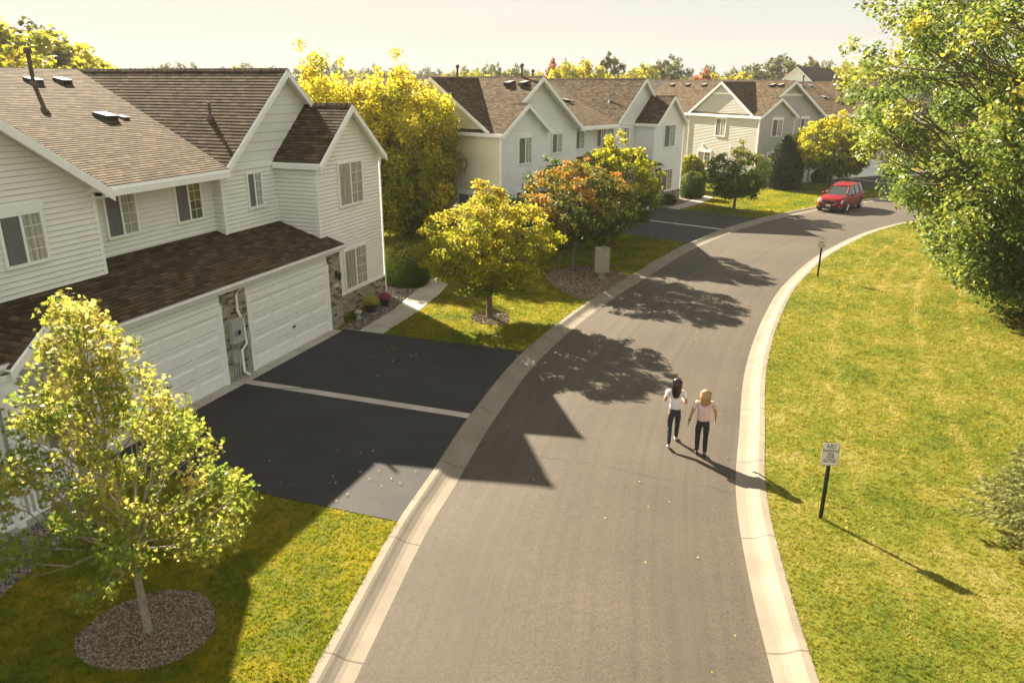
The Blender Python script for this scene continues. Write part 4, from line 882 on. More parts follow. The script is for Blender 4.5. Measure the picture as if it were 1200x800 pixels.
# ------------------------------------------------------------------ street things
def text_mesh(s, size, mat, parent, loc, rot=(R(90), 0, 0), name='lettering', bold=0., sx=1.):
    cu = bpy.data.curves.new('t', 'FONT'); cu.body = s; cu.size = size; cu.align_x = 'CENTER'; cu.align_y = 'CENTER'; cu.extrude = .0008; cu.offset = bold
    o = bpy.data.objects.new('t', cu); col.objects.link(o); bpy.context.view_layer.update()
    me = bpy.data.meshes.new_from_object(o.evaluated_get(bpy.context.evaluated_depsgraph_get())); bpy.data.objects.remove(o); bpy.data.curves.remove(cu)
    me.name = name; me.materials.clear(); me.materials.append(mat)
    q = bpy.data.objects.new(name, me); col.objects.link(q); q.parent = parent; q.location = loc; q.rotation_euler = rot; q.scale = (sx, 1, 1); return q
def rounded(w_, h_, r, cx=0, cz=0, n_=5):
    o = []
    for qx, qz, a0 in ((1, 1, 0), (-1, 1, 90), (-1, -1, 180), (1, -1, 270)):
        for i in range(n_ + 1): a_ = R(a0 + 90 * i / n_); o.append((cx + qx * (w_ / 2 - r) + r * math.cos(a_), cz + qz * (h_ / 2 - r) + r * math.sin(a_)))
    return o
def post(parent, z1, mat='green_steel', lean=0):
    mb = MB(); prof = [(-.038, .0), (-.026, .0), (-.018, .026), (.018, .026), (.026, .0), (.038, .0), (.038, .005), (.028, .005), (.021, .032), (-.021, .032), (-.028, .005), (-.038, .005)]
    mb.prism([(x_, y_, -.2) for x_, y_ in prof], (0, 0, z1 + .2)); o = mb.build('post', M[mat], parent)
    h = MB()
    for i in range(int(z1 / .05)): h.tube([(0, -.004 + .027, .05 + i * .05), (0, .0245, .05 + i * .05)], .006, 6)
    h.build('bolt_holes', M['vent_grey'], o); return o
def plate(parent, w_, h_, zc, lines, y=-.006, border=True, name='sign_plate'):
    mb = MB(); mb.prism([(x_, y, z_) for x_, z_ in rounded(w_, h_, .025, 0, zc)], (0, .003, 0)); p = mb.build(name, M['sign_white'], parent)
    if border:
        b = MB(); o1 = rounded(w_ - .016, h_ - .016, .02, 0, zc); i1 = rounded(w_ - .03, h_ - .03, .014, 0, zc)
        for i in range(len(o1)):
            j = (i + 1) % len(o1); b.face([(o1[i][0], y - .0008, o1[i][1]), (o1[j][0], y - .0008, o1[j][1]), (i1[j][0], y - .0008, i1[j][1]), (i1[i][0], y - .0008, i1[i][1])])
        b.build('border', M['sign_red'], p)
    bt = MB()
    for dz in (-1, 1): bt.tube([(0, y - .006, zc + dz * h_ * .42), (0, y, zc + dz * h_ * .42)], .008, 8)
    bt.build('bolt', M['vent_grey'], p)
    for s, sz, dz, sx_, m_ in lines: text_mesh(s, sz, M[m_], p, (0, y - .0015, zc + dz), bold=.0012, sx=sx_)
    return p
t = empty('street_sign', (5.90, 12.5, LZ), R(-6), 'white no parking fire lane sign on a dark green post on the near lawn', 'sign', 'signs along the open side of the street')
t.rotation_euler = (R(0), R(0), R(-6))
post(t, 1.22); plate(t, .305, .457, 1.36, [('NO', .105, .155, 1, 'sign_ink'), ('PARKING', .082, .07, .86, 'sign_ink'), ('FIRE', .066, .0, 1, 'sign_ink'), ('LANE', .066, -.055, 1, 'sign_ink'), ('BY ORDER OF', .036, -.105, 1, 'sign_ink'), ('FIRE CHIEF', .056, -.15, .86, 'sign_ink')])
t = empty('street_sign', (13.2, 31.7, LZ), R(-20), 'small far sign with two stacked white plates on a rusty dark post', 'sign', 'signs along the open side of the street')
post(t, 1.38); plate(t, .31, .16, 1.66, [('P', .1, 0, 1.2, 'sign_ink')], border=True); plate(t, .31, .29, 1.425, [('NO', .1, .075, 1, 'sign_ink'), ('PARKING', .066, -.02, .86, 'sign_ink'), ('FIRE LANE', .05, -.09, .9, 'sign_ink')], border=True)
# cluster mailbox
t = empty('mailbox', (3.82, 31.35, LZ), R(28), 'tan metal cluster mailbox on a pedestal by the kerb', 'mailbox')
mb = MB(); mb.box((-.24, -.22, .26), (.24, .22, 1.30)); mb.build('cabinet', M['mail_tan'], t, bevel=.012)
mb = MB(); mb.box((-.26, -.24, 1.301), (.26, .24, 1.335)); mb.build('lid', M['mail_tan'], t, bevel=.01)
mb = MB(); mb.box((-.09, -.09, .02), (.09, .09, .26)); mb.box((-.2, -.2, -.02), (.2, .2, .03)); mb.build('pedestal', M['mail_tan'], t, bevel=.006)
for i in range(3):
    for j in range(4):
        mb = MB(); y0 = -.2 + i * .135; z0 = .36 + j * .225; mb.box((.2405, y0, z0), (.248, y0 + .125, z0 + .21)); d = mb.build('box_door', M['mail_tan'], t); q = MB(); q.tube([(.248, y0 + .1, z0 + .1), (.254, y0 + .1, z0 + .1)], .009, 8); q.build('lock', M['vent_grey'], d)
mb = MB(); mb.box((-.03, -.2225, .98), (.13, -.2205, 1.0)); mb.build('label_strip', M['sign_white'], t)
# wheeled bins
def bin_(x, y, rz, label, lid):
    t = empty('wheeled_bin', (x, y, LZ), rz, label, 'bin', 'bins beside the far garage door'); mb = MB()
    lo = [(-.23, -.24), (.23, -.24), (.23, .26), (-.23, .26)]; hi = [(-.29, -.33), (.29, -.33), (.29, .33), (-.29, .33)]
    A_ = [(*p, .05) for p in lo]; B_ = [(*p, 1.0) for p in hi]; mb.face(A_[::-1])
    for i in range(4): j = (i + 1) % 4; mb.face([A_[i], A_[j], B_[j], B_[i]])
    mb.build('body', M['green_steel'], t, bevel=.02); mb = MB(); mb.box((-.31, -.36, 1.0), (.31, .36, 1.05)); mb.box((-.26, -.3, 1.05), (.26, .3, 1.08)); mb.build('lid', M[lid], t, bevel=.015)
    for s in (-1, 1): mb = MB(); mb.tube([(s * .22, .27, .12), (s * .29, .27, .12)], .12, 14); mb.build('wheel', M['black_metal'], t)
    mb = MB(); mb.tube([(-.26, .4, .96), (.26, .4, .96)], .016, 8); mb.build('handle', M['black_metal'], t)
    mb = MB(); mb.box((-.13, -.318, .7), (.1, -.3, .9)); mb.build('sticker', M['sign_white'], t)
simple('lid_red', (.16, .035, .03), .5)
bin_(*at(3, 2.75, .95), R(-63 + 180), 'dark wheeled bin with a white sticker beside the far garage door', 'green_steel')
bin_(*at(3, 3.5, .75), R(-63 + 172), 'dark wheeled bin with a dull red lid beside the first bin', 'lid_red')
# flower pots, garden figure
simple('pot_black', (.025, .02, .02), .5); simple('stone_grey', (.40, .35, .32), .8)
leafmat('mum_yellow', [(0, (.10, .14, .015)), (.5, (.38, .36, .03)), (1, (.55, .48, .04))], .3)
leafmat('mum_pink', [(0, (.08, .06, .04)), (.4, (.25, .04, .09)), (1, (.48, .12, .2))], .25)
def potted(x, y, label, mat, r, seed, h):
    t = empty('potted_flowers', (x, y, LZ), 0, label, 'potted plant'); mb = MB(); mb.tube([(0, 0, 0), (0, 0, h), (0, 0, h + .02), (0, 0, h + .021)], [r * .5, r * .72, r * .78, r * .6], 16); mb.build('pot', M['pot_black'], t)
    rng = np.random.default_rng(seed); n = 1500; d = rng.normal(size=(n, 3)); d /= np.linalg.norm(d, axis=1)[:, None]; d[:, 2] = np.abs(d[:, 2]) * .9; P = d * r * rng.uniform(.8, 1.05, n)[:, None] + np.array([0, 0, h + .02]); v, k = rot_leaves(P, d, .035, rng); np_mesh('blooms', v, k, M[mat], t, np.clip(rng.normal(size=n) * .2 + .55, 0, 1))
potted(-5.1, 26.1, 'big yellow chrysanthemum in a dark pot against the brick wall', 'mum_yellow', .34, 1, .32)
potted(-4.72, 26.85, 'smaller pink chrysanthemum in a dark pot against the brick wall', 'mum_pink', .24, 2, .3)
t = empty('garden_mushroom', (-5.38, 25.2, LZ), 0, 'small grey stone mushroom ornament in the gravel bed', 'ornament')
mb = MB(); mb.tube([(0, 0, 0), (0, 0, .03), (0, 0, .1), (0, 0, .16), (0, 0, .24)], [.09, .10, .085, .05, .05], 14); mb.build('stem', M['stone_grey'], t, smooth=True)
mb = MB(); mb.tube([(0, 0, .22), (0, 0, .235), (0, 0, .28), (0, 0, .33), (0, 0, .36)], [.05, .14, .145, .09, .01], 16); mb.build('cap', M['stone_grey'], t, smooth=True)

# ------------------------------------------------------------------ the car
a = NT('car_red'); a.base((.20, .004, .008)); a.set(.4, .15, .1, .15); a.p.inputs['Coat Roughness'].default_value = .06; M['car_red'] = a.m
a = NT('car_glass'); a.base((.035, .045, .045)); a.set(.06, .8); M['car_glass'] = a.m
a = NT('chrome'); a.base((.62, .62, .60)); a.set(.2, .5, 1); M['chrome'] = a.m
simple('rubber', (.02, .02, .02), .8); simple('car_trim', (.022, .022, .024), .55)
a = NT('lamp_glass'); a.base((.62, .62, .6)); a.set(.1, .8, .2); M['lamp_glass'] = a.m
a = NT('tail_red'); a.base((.3, .01, .01)); a.set(.15, .7); M['tail_red'] = a.m
car = empty('parked_car', (22.3, 51.5, .015), math.atan2(.665, -.747), 'red sport utility car parked along the far kerb facing the camera', 'car')
# stations: y, half width low, half width mid, sill z, shoulder z, top z, half width at shoulder, half width top
car.scale = (.97, .95, .98)
ST = [(-2.36, .74, .80, .40, .94, 1.06, .72, .62), (-2.30, .80, .86, .34, .96, 1.08, .84, .74), (-2.0, .86, .92, .27, .98, 1.10, .91, .80), (-1.2, .87, .925, .25, .98, 1.09, .915, .80), (-.3, .87, .92, .25, .96, 1.07, .91, .80), (.5, .87, .92, .25, .95, 1.06, .91, .80),
      (1.0, .87, .925, .25, .95, 1.08, .91, .78), (1.35, .87, .925, .26, .93, 1.07, .90, .74), (1.8, .86, .91, .26, .89, 1.03, .87, .70), (2.12, .82, .86, .27, .84, .97, .80, .64), (2.28, .74, .78, .30, .78, .90, .70, .56), (2.35, .62, .66, .36, .70, .80, .58, .48)]
mb = MB(); rings = []
for y, wl, wm, zs_, zh, zt, wh, wt in ST:
    half = [(0, zs_), (wl * .9, zs_), (wl, zs_ + .08), (wm, (zs_ + zh) / 2), (wh, zh), ((wh + wt) / 2, (zh + zt) / 2 + .02), (wt, zt), (wt * .5, zt + .025), (0, zt + .03)]
    rings.append([(x_, y, z_) for x_, z_ in half] + [(-x_, y, z_) for x_, z_ in half[-2:0:-1]])
for i in range(len(rings) - 1):
    nr = len(rings[0])
    for k in range(nr): q = (k + 1) % nr; mb.face([rings[i][k], rings[i][q], rings[i + 1][q], rings[i + 1][k]])
mb.face(rings[0]); mb.face(rings[-1][::-1])
body = mb.build('body', M['car_red'], car, smooth=True); sm = body.modifiers.new('s', 'SUBSURF'); sm.levels = 2; sm.render_levels = 2
# cabin: glass house with a red roof and pillars
base = [(.74, 1.16, 1.07), (.80, .4, 1.07), (.80, -.55, 1.08), (.80, -1.35, 1.09), (.79, -2.05, 1.09), (.70, -2.24, 1.08)]
topl = [(.56, .42, 1.60), (.60, .2, 1.63), (.61, -.55, 1.66), (.61, -1.35, 1.65), (.58, -1.95, 1.62), (.52, -2.02, 1.60)]
mb = MB()
for s in (-1, 1):
    for i in range(5): mb.face([(s * base[i][0], *base[i][1:]), (s * base[i + 1][0], *base[i + 1][1:]), (s * topl[i + 1][0], *topl[i + 1][1:]), (s * topl[i][0], *topl[i][1:])])
mb.build('side_glass', M['car_glass'], car)
f_ = lambda L_, i, s: (s * L_[i][0], L_[i][1], L_[i][2])
mb = MB(); mb.face([f_(base, 0, -1), f_(base, 0, 1), f_(topl, 0, 1), f_(topl, 0, -1)]); mb.build('windshield', M['car_glass'], car)
mb = MB(); mb.face([f_(base, 5, -1), f_(base, 5, 1), f_(topl, 5, 1), f_(topl, 5, -1)]); mb.build('rear_window', M['car_glass'], car)
mb = MB()
for i in range(5):
    a_, b_ = topl[i], topl[i + 1]; c_ = lambda p, k_, dz: (p[0] * k_, p[1], p[2] + dz)
    for k0, k1, z0, z1 in ((1.03, .8, -.02, .055), (.8, .0, .055, .08), (0, -.8, .08, .055), (-.8, -1.03, .055, -.02)): mb.face([c_(a_, k0, z0), c_(b_, k0, z0), c_(b_, k1, z1), c_(a_, k1, z1)])
for i, y_ in ((0, .03), (5, -.03)):
    a_ = topl[i]; mb.face([(a_[0] * 1.03, a_[1] + y_, a_[2] - .02), (a_[0] * .8, a_[1], a_[2] + .055), (0, a_[1], a_[2] + .08), (-a_[0] * .8, a_[1], a_[2] + .055), (-a_[0] * 1.03, a_[1] + y_, a_[2] - .02)])
mb.build('roof', M['car_red'], car, smooth=True)
mb = MB()
def bar(p, q, w_, mi=0): mb.tube([p, q], w_, 6, mi=mi)
for s in (-1, 1):
    for p_, q_, w_ in ((f_(base, 0, s), f_(topl, 0, s), .038), ((s * .80, -1.42, 1.07), (s * .61, -1.30, 1.65), .05), (f_(base, 5, s), f_(topl, 5, s), .075)):
        mb = MB(); bar(p_, q_, w_); mb.build('pillar', M['car_red'], car, smooth=True)
for s in (-1, 1): mb = MB(); bar((s * .805, -.42, 1.08), (s * .615, -.40, 1.65), .03); bar((s * .802, .4, 1.075), (s * .8, -2.0, 1.10), .012); mb.build('window_trim', M['car_trim'], car)
for s in (-1, 1):
    mb = MB(); bar((s * .55, .1, 1.73), (s * .55, -1.75, 1.73), .018)
    for y in (.1, -.8, -1.75): bar((s * .55, y, 1.68), (s * .55, y, 1.73), .018)
    mb.build('roof_rail', M['chrome'], car)
for s in (-1, 1):
    mb = MB(); mb.tube([(s * .82, .72, 1.08), (s * .93, .72, 1.10), (s * 1.0, .70, 1.12), (s * 1.05, .68, 1.12)], [.03, .05, .1, .06], 8); mb.build('mirror', M['car_red'], car, smooth=True)
    for y0, y1 in ((.42, -.42), (-.46, -1.3)):      # doors: shut lines and handles
        mb = MB(); mb.box((s * .918 - .004, y1 + .0, .42), (s * .918 + .012, y1 + .012, 1.0)); mb.build('door_gap', M['car_trim'], car)
        mb = MB(); mb.box((min(s * .915, s * .955), y1 + .06, .86), (max(s * .915, s * .955), y1 + .24, .89)); mb.build('door_handle', M['chrome'], car)
    mb = MB(); mb.box((min(s * .84, s * .93), -1.0, .27), (max(s * .84, s * .93), 1.0, .40)); mb.build('sill_cladding', M['car_trim'], car, bevel=.02)
    mb = MB(); hl = [(s * .46, 2.33, .66), (s * .80, 2.15, .66), (s * .845, 2.0, .86), (s * .5, 2.24, .83)]; mb.prism([Vector(p) + Vector((0, .0, 0)) for p in hl], (s * .02, .06, .0)); mb.build('headlight', M['lamp_glass'], car, bevel=.01)
    mb = MB(); mb.tube([(s * .68, 2.24, .46), (s * .68, 2.31, .46)], .06, 12); mb.build('fog_lamp', M['lamp_glass'], car)
    mb = MB(); mb.box((min(s * .66, s * .88), -2.33, .82), (max(s * .66, s * .88), -2.12, 1.04)); mb.build('tail_light', M['tail_red'], car, bevel=.02)
mb = MB(); mb.prism([(x_, 2.335, z_) for x_, z_ in rounded(.86, .30, .06, 0, .70)], (0, .05, 0)); g = mb.build('grille', M['chrome'], car)
mb = MB(); mb.prism([(x_, 2.386, z_) for x_, z_ in rounded(.76, .21, .04, 0, .70)], (0, .004, 0)); mb.build('grille_mesh', M['car_trim'], g)
text_mesh('GMC', .13, M['tail_red'], g, (0, 2.394, .70), (R(90), 0, R(180)), 'badge', .004)
mb = MB(); mb.box((-.80, 2.02, .24), (.80, 2.40, .40)); mb.build('lower_bumper', M['car_trim'], car, bevel=.04)
mb = MB(); mb.box((-.155, 2.40, .43), (.155, 2.412, .56)); mb.build('number_plate', M['sign_white'], car)
mb = MB(); mb.tube([(.0, -1.6, 1.7), (0, -1.75, 1.95)], .008, 5); mb.build('aerial', M['car_trim'], car)
for s in (-1, 1):
    for y in (1.40, -1.46):
        mb = MB(); mb.tube([(s * .80, y, .36), (s * .935, y, .36)], .44, 24); mb.build('wheel_arch', M['car_trim'], car)
        wh = empty('wheel', (s * .86, y, .35)); wh.parent = car
        mb = MB(); mb.tube([(-.11, 0, 0), (-.1, 0, 0), (.1, 0, 0), (.115, 0, 0)], [.31, .35, .35, .31], 28); mb.build('tyre', M['rubber'], wh)
        mb = MB(); mb.tube([(s * .112, 0, 0), (s * .119, 0, 0)], .235, 24)
        for i in range(6):
            a_ = i * math.pi / 3; mb.tube([(s * .122, .04 * math.cos(a_), .04 * math.sin(a_)), (s * .126, .22 * math.cos(a_), .22 * math.sin(a_))], .026, 6)
        mb.tube([(s * .115, 0, 0), (s * .135, 0, 0)], .055, 12); mb.build('rim', M['chrome'], wh)

# ------------------------------------------------------------------ the two women walking
def skin(name, V, E_, mat, parent, sub=2, root=0):
    me = bpy.data.meshes.new(name); me.from_pydata([v[:3] for v in V], E_, []); me.materials.append(mat); o = bpy.data.objects.new(name, me); col.objects.link(o); o.parent = parent
    bm = bmesh.new(); bm.from_mesh(me); sk = bm.verts.layers.skin.verify(); bm.verts.ensure_lookup_table()
    for i, v in enumerate(V): bm.verts[i][sk].radius = (v[3], v[4] if len(v) > 4 else v[3])
    bm.verts[root][sk].use_root = True; bm.to_mesh(me); bm.free()
    s_ = o.modifiers.new('skin', 'SKIN'); s_.use_smooth_shade = True; s_.branch_smoothing = .6; u_ = o.modifiers.new('sub', 'SUBSURF'); u_.levels = sub; u_.render_levels = sub
    dg = bpy.context.evaluated_depsgraph_get(); me2 = bpy.data.meshes.new_from_object(o.evaluated_get(dg)); o.modifiers.clear(); o.data = me2; me2.name = name
    if not me2.materials: me2.materials.append(mat)
    for p in me2.polygons: p.use_smooth = True
    return o
simple('skin', (.42, .23, .15), .5, vary=.05); simple('tee_white', (.74, .72, .74), .8, vary=.09, scale=11); simple('tee_pink', (.70, .50, .47), .8, vary=.09, scale=11)
simple('legging_navy', (.022, .024, .04), .75, vary=.2, scale=9); simple('trouser_black', (.014, .013, .015), .75, vary=.2, scale=9); simple('hair_dark', (.022, .014, .012), .45, vary=.5, scale=40); simple('hair_blond', (.42, .27, .12), .5, vary=.4, scale=40)
for nm in ('tee_white', 'tee_pink', 'legging_navy', 'trouser_black'):
    t_ = M[nm].node_tree; p_ = next(x for x in t_.nodes if x.type == 'BSDF_PRINCIPLED'); w_ = t_.nodes.new('ShaderNodeTexNoise'); w_.inputs['Scale'].default_value = 9; w_.inputs['Distortion'].default_value = 1.5
    c_ = t_.nodes.new('ShaderNodeTexCoord'); t_.links.new(c_.outputs['Object'], w_.inputs[0]); b_ = t_.nodes.new('ShaderNodeBump'); b_.inputs['Distance'].default_value = .05; t_.links.new(w_.outputs[0], b_.inputs['Height']); t_.links.new(b_.outputs[0], p_.inputs['Normal'])
simple('shoe_pale', (.45, .40, .36), .7); simple('eye', (.6, .6, .6), .2)
def lerp(a_, b_, t_): return tuple(a_[i] * (1 - t_) + b_[i] * t_ for i in range(len(a_)))
def person(x, y, hd, label, J, shirt, trouser, hair_m, shoe, hair_len, s=1., watch=None, bust=1., hairw=1.):
    t = empty('person', (x, y, .035), hd, label, 'person'); t.scale = (s, s, s)
    V = []; E_ = []
    def add(p, r, r2=None, link=None):
        V.append((*p, r, r2 or r)); i = len(V) - 1
        if link is not None: E_.append((link, i))
        return i
    pel = add(J['pelvis'], .108, .09); waist = add(lerp(J['pelvis'], J['chest'], .45), .105, .085, pel); chest = add(J['chest'], .13, .10, waist); nb = add(J['neck'], .062, .062, chest)
    hd_ = J['head']; n2 = add(lerp(J['neck'], hd_, .5), .05, .052, nb); h1 = add((hd_[0], hd_[1], hd_[2] - .05), .068, .075, n2); h2 = add((hd_[0], hd_[1], hd_[2] + .03), .078, .092, h1); add((hd_[0], hd_[1], hd_[2] + .085), .055, .065, h2)
    add((hd_[0], hd_[1] + .115, hd_[2] - .015), .012, .012, h1)      # nose
    for sd_ in ('L', 'R'):
        g = 1 if sd_ == 'R' else -1
        sh = add(J['sh' + sd_], .055, .055, chest); el = add(J['el' + sd_], .038, .038, sh); wr = add(J['wr' + sd_], .026, .022, el)
        d = (Vector(J['wr' + sd_]) - Vector(J['el' + sd_])).normalized(); pm = Vector(J['wr' + sd_]) + d * .06; palm = add(pm, .034, .018, wr); side = d.cross(Vector((g, .0, .15))).normalized()
        for q in range(4):
            k_ = Vector(J['wr' + sd_]) + d * .10 + side * (.027 - .018 * q); f1 = add(k_, .0095, .0095, palm); f2 = add(k_ + d * (.034 - .005 * abs(q - 1)) + Vector((-g * .008, 0, 0)), .0085, .0085, f1); add(k_ + d * (.058 - .008 * abs(q - 1)) + Vector((-g * .024, 0, 0)), .007, .007, f2)
        tb = add(pm - d * .02 + side * .036 + Vector((-g * .008, 0, 0)), .011, .011, palm); add(pm + d * .02 + side * .058 + Vector((-g * .015, 0, 0)), .009, .009, tb)
        hp = add(J['hip' + sd_], .055, .07, pel); kn = add(J['kn' + sd_], .054, .056, hp); cf = add(lerp(J['kn' + sd_], J['an' + sd_], .3), .052, .056, kn); an = add(J['an' + sd_], .033, .035, cf); add(J['toe' + sd_], .032, .024, an)
    skin('body', V, E_, M['skin'], t)
    # shirt: torso and short sleeves, a little fuller than the body
    S = [(*lerp(J['pelvis'], J['chest'], -.3), .185 * bust, .145 * bust), (*lerp(J['pelvis'], J['chest'], .4), .140 * bust, .115 * bust), (*J['chest'], .155 * bust, .122 * bust), (*lerp(J['chest'], J['neck'], .7), .09, .08)]; E2 = [(0, 1), (1, 2), (2, 3)]
    for sd_ in ('L', 'R'):
        k_ = len(S); S.append((*J['sh' + sd_], .060, .056)); S.append((*lerp(J['sh' + sd_], J['el' + sd_], .7), .055 * bust, .052 * bust)); E2 += [(2, k_), (k_, k_ + 1)]
    skin('shirt', S, E2, shirt, t)
    S = [(*lerp(J['pelvis'], J['chest'], .38), .118, .10), (*J['pelvis'], .15, .128), (J['pelvis'][0], J['pelvis'][1], J['pelvis'][2] - .09), ]; S[2] = (*S[2], .13, .115); E2 = [(0, 1), (1, 2)]
    for sd_ in ('L', 'R'):
        k_ = len(S); S += [(*lerp(J['hip' + sd_], J['kn' + sd_], .22), .086, .092), (*lerp(J['hip' + sd_], J['kn' + sd_], .55), .078, .08), (*J['kn' + sd_], .060, .062), (*lerp(J['kn' + sd_], J['an' + sd_], .3), .058, .062), (*lerp(J['kn' + sd_], J['an' + sd_], 1.0), .044, .046)]; E2 += [(2, k_)] + [(k_ + i, k_ + i + 1) for i in range(4)]
    skin('trousers', S, E2, trouser, t, root=1)
    for sd_ in ('L', 'R'):
        a_, b_ = Vector(J['an' + sd_]), Vector(J['toe' + sd_]); d = (b_ - a_).normalized(); hz = (b_ - a_); hz.z = 0; hz.normalize()
        skin('shoe', [(*(a_ - hz * .035 + Vector((0, 0, -.045))), .036, .034), (*(a_ + hz * .05 + Vector((0, 0, -.045))), .043, .036), (*(b_ + Vector((0, 0, .0))), .044, .03), (*(b_ + hz * .05), .03, .022)], [(0, 1), (1, 2), (2, 3)], shoe, t)
    # hair: a cap over the skull that falls to the shoulders, with locks
    H = [(hd_[0], hd_[1] - .012, hd_[2] + .10, .05, .055), (hd_[0], hd_[1] - .03, hd_[2] + .03, .094 * hairw, .10), (hd_[0], hd_[1] - .05, hd_[2] - .05, .098 * hairw, .08)]; E2 = [(0, 1), (1, 2)]
    z = hd_[2] - .05; n_ = 3
    for i in range(n_): z -= hair_len / n_; H.append((hd_[0] + .008 * (i % 2), hd_[1] - .07 - .012 * i, z, (.098 - .026 * i) * hairw, .058 - .012 * i)); E2.append((len(H) - 2, len(H) - 1))
    for g in (-1, 1):
        k_ = len(H); H += [(hd_[0] + g * .075 * hairw, hd_[1] + .02, hd_[2] + .0, .035, .05), (hd_[0] + g * .085 * hairw, hd_[1] - .01, hd_[2] - .10, .035, .04), (hd_[0] + g * .07, hd_[1] - .045, hd_[2] - .06 - hair_len * .75, .025, .025)]; E2 += [(1, k_), (k_, k_ + 1), (k_ + 1, k_ + 2)]
    skin('hair', H, E2, hair_m, t)
    rg = np.random.default_rng(int(hair_len * 1000)); n_s = 900; th = rg.uniform(math.pi * .95, math.pi * 2.05, n_s); top_ = np.array([hd_[0], hd_[1] - .01, hd_[2] + .10]); q = []
    for i in range(n_s):
        c_, s_2 = math.cos(th[i]), math.sin(th[i]); rr = rg.uniform(.9, 1.12) * hairw; ln = rg.uniform(.6, 1.12); pts = [top_, top_ + np.array([c_ * .085 * rr, s_2 * .085 * rr, -.05]), top_ + np.array([c_ * .105 * rr, s_2 * .12 * rr - .01, -.16]), top_ + np.array([c_ * .098 * rr, s_2 * .10 * rr - .03, -.16 - hair_len * .6 * ln]), top_ + np.array([c_ * .07 * rr + rg.normal() * .018, s_2 * .08 * rr - .035 + rg.normal() * .012, -.17 - hair_len * 1.08 * ln])]
        for j in range(1, 4):
            a_, b_ = pts[j], pts[j + 1]; sd = np.array([-s_2, c_, 0]) * .0035; q += [a_ - sd, a_ + sd, b_ + sd * .6, b_ - sd * .6]
    np_mesh('hair_strands', np.array(q), 4, hair_m, t)
    for g in (-1, 1):
        bm = bmesh.new(); bmesh.ops.create_uvsphere(bm, u_segments=10, v_segments=8, radius=.012); me = bpy.data.meshes.new('eye'); bm.to_mesh(me); bm.free(); me.materials.append(M['eye']); o = bpy.data.objects.new('eye', me); col.objects.link(o); o.parent = t; o.location = (hd_[0] + g * .032, hd_[1] + .088, hd_[2] + .012)
    if watch:
        a_, b_ = Vector(J['el' + watch]), Vector(J['wr' + watch]); d = (b_ - a_).normalized(); mb = MB(); mb.tube([b_ - d * .05, b_ - d * .022], .034, 12); mb.build('watch', M['black_metal'], t)
    return t
JL = dict(pelvis=(0, 0, .93), chest=(0, .02, 1.24), neck=(0, .015, 1.42), head=(0, .03, 1.56), shL=(-.165, .01, 1.36), elL=(-.235, -.03, 1.10), wrL=(-.22, .16, 1.20), shR=(.165, .01, 1.36), elR=(.245, -.05, 1.09), wrR=(.17, .14, 1.10),
          hipL=(-.085, 0, .88), knL=(-.09, -.02, .49), anL=(-.095, -.26, .13), toeL=(-.095, -.14, .035), hipR=(.085, 0, .88), knR=(.085, .16, .49), anR=(.085, .24, .09), toeR=(.09, .38, .045))
JR = dict(pelvis=(0, 0, .89), chest=(0, .0, 1.19), neck=(0, .0, 1.37), head=(0, .02, 1.50), shL=(-.18, 0, 1.31), elL=(-.26, -.02, 1.05), wrL=(-.30, .03, .82), shR=(.18, 0, 1.31), elR=(.25, .01, 1.05), wrR=(.275, .08, .83),
          hipL=(-.09, 0, .85), knL=(-.085, .05, .47), anL=(-.08, .04, .085), toeL=(-.085, .18, .04), hipR=(.09, 0, .85), knR=(.085, .03, .47), anR=(.08, -.09, .10), toeR=(.09, .04, .04))
person(3.72, 15.72, R(-10), 'walking woman with long dark hair, white tee and navy leggings', JL, M['tee_white'], M['legging_navy'], M['hair_dark'], M['shoe_pale'], .24, 1.0, hairw=.98)
person(4.25, 15.22, R(-6), 'walking woman with blond hair, pale pink tee and black trousers', JR, M['tee_pink'], M['trouser_black'], M['hair_blond'], M['trouser_black'], .15, 1.0, watch='L', bust=1.12, hairw=1.08)

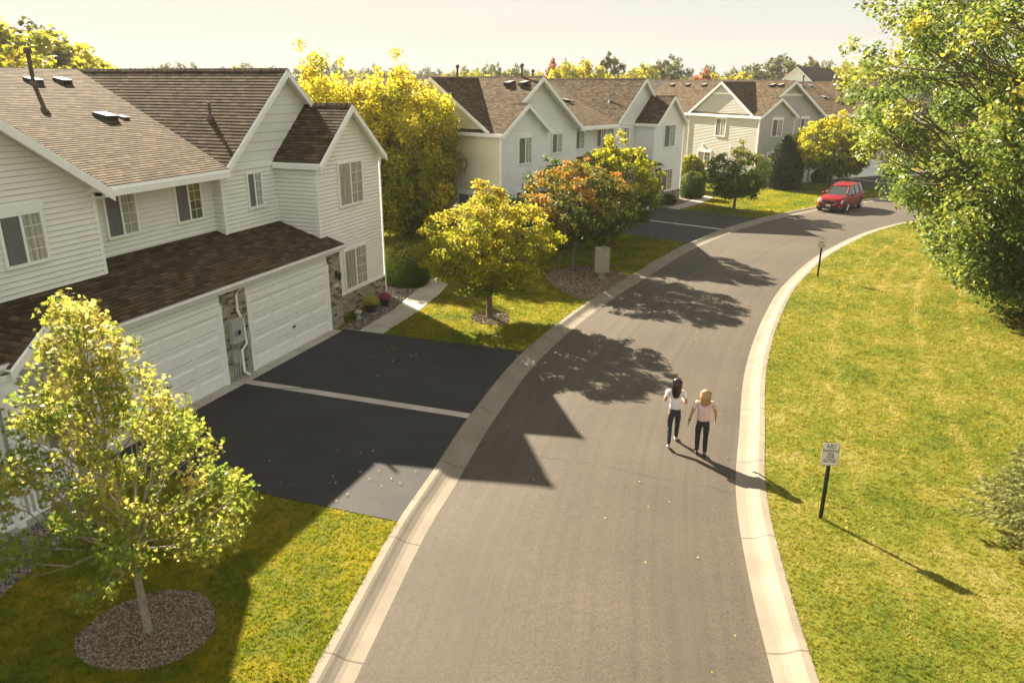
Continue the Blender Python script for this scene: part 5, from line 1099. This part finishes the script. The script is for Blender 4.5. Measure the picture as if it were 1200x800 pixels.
# ------------------------------------------------------------------ houses beyond
def far_house(x, y, rz, w_, d_, eave, ridge, label, wall='siding_white'):
    t = empty('house', (x, y, -.1), rz, label, 'house'); mb = MB()
    siding(mb, [(-w_ / 2, 0), (w_ / 2, 0), (w_ / 2, eave), (-w_ / 2, eave)], lambda s, z, o: (s, -d_ / 2 - o, z), .25, .03); siding(mb, [(-w_ / 2, eave), (w_ / 2, eave), (0, ridge)], lambda s, z, o: (s, -d_ / 2 - o, z), .25, .03)
    siding(mb, [(-w_ / 2, 0), (w_ / 2, 0), (w_ / 2, eave), (-w_ / 2, eave)], lambda s, z, o: (s, d_ / 2 + o, z), .25, .03); siding(mb, [(-w_ / 2, eave), (w_ / 2, eave), (0, ridge)], lambda s, z, o: (s, d_ / 2 + o, z), .25, .03)
    for sg in (-1, 1): siding(mb, [(-d_ / 2, 0), (d_ / 2, 0), (d_ / 2, eave), (-d_ / 2, eave)], lambda s, z, o: (sg * (w_ / 2 + o), s, z), .25, .03)
    mb.build('wall', M[wall], t); rf = MB()
    for sg in (-1, 1): slab(rf, [(0, -d_ / 2 - .4, ridge + .12), (sg * (w_ / 2 + .35), -d_ / 2 - .4, eave - .05), (sg * (w_ / 2 + .35), d_ / 2 + .4, eave - .05), (0, d_ / 2 + .4, ridge + .12)], (0, 1, 0), .15)
    rf.build('roof', [M['shingles_grey'], M['trim_white']], t)
    for zz in (1.0, 3.8):
        for xx in (-w_ * .3, w_ * .1): window(t, lambda s, z, o: (s, -d_ / 2 - o, z), xx, xx + 1.3, zz, zz + 1.4)
    return t
far_house(fx(951, 112), 112, R(-38), 9.0, 14, 6.4, hs(78, 112), 'white gabled house with a grey roof beyond the grey townhouses')
far_house(fx(795, 98), 98, R(52), 9, 26, 5.6, hs(93, 98), 'house with a long dark grey roof behind the white townhouses')

# ------------------------------------------------------------------ air
hz = MB(); hz.box((-420, -60, -1.4), (460, 450, 26)); hm = bpy.data.materials.new('haze'); hm.use_nodes = True; ht = hm.node_tree; ht.nodes.clear()
ho = ht.nodes.new('ShaderNodeOutputMaterial'); pv_ = ht.nodes.new('ShaderNodeVolumePrincipled'); pv_.inputs['Color'].default_value = (.95, .93, .88, 1); pv_.inputs['Density'].default_value = .00024; pv_.inputs['Anisotropy'].default_value = .2
ht.links.new(pv_.outputs[0], ho.inputs['Volume']); ho_ = hz.build('haze', hm); tag(ho_, 'thin warm haze over the whole place', 'haze', kind='stuff')
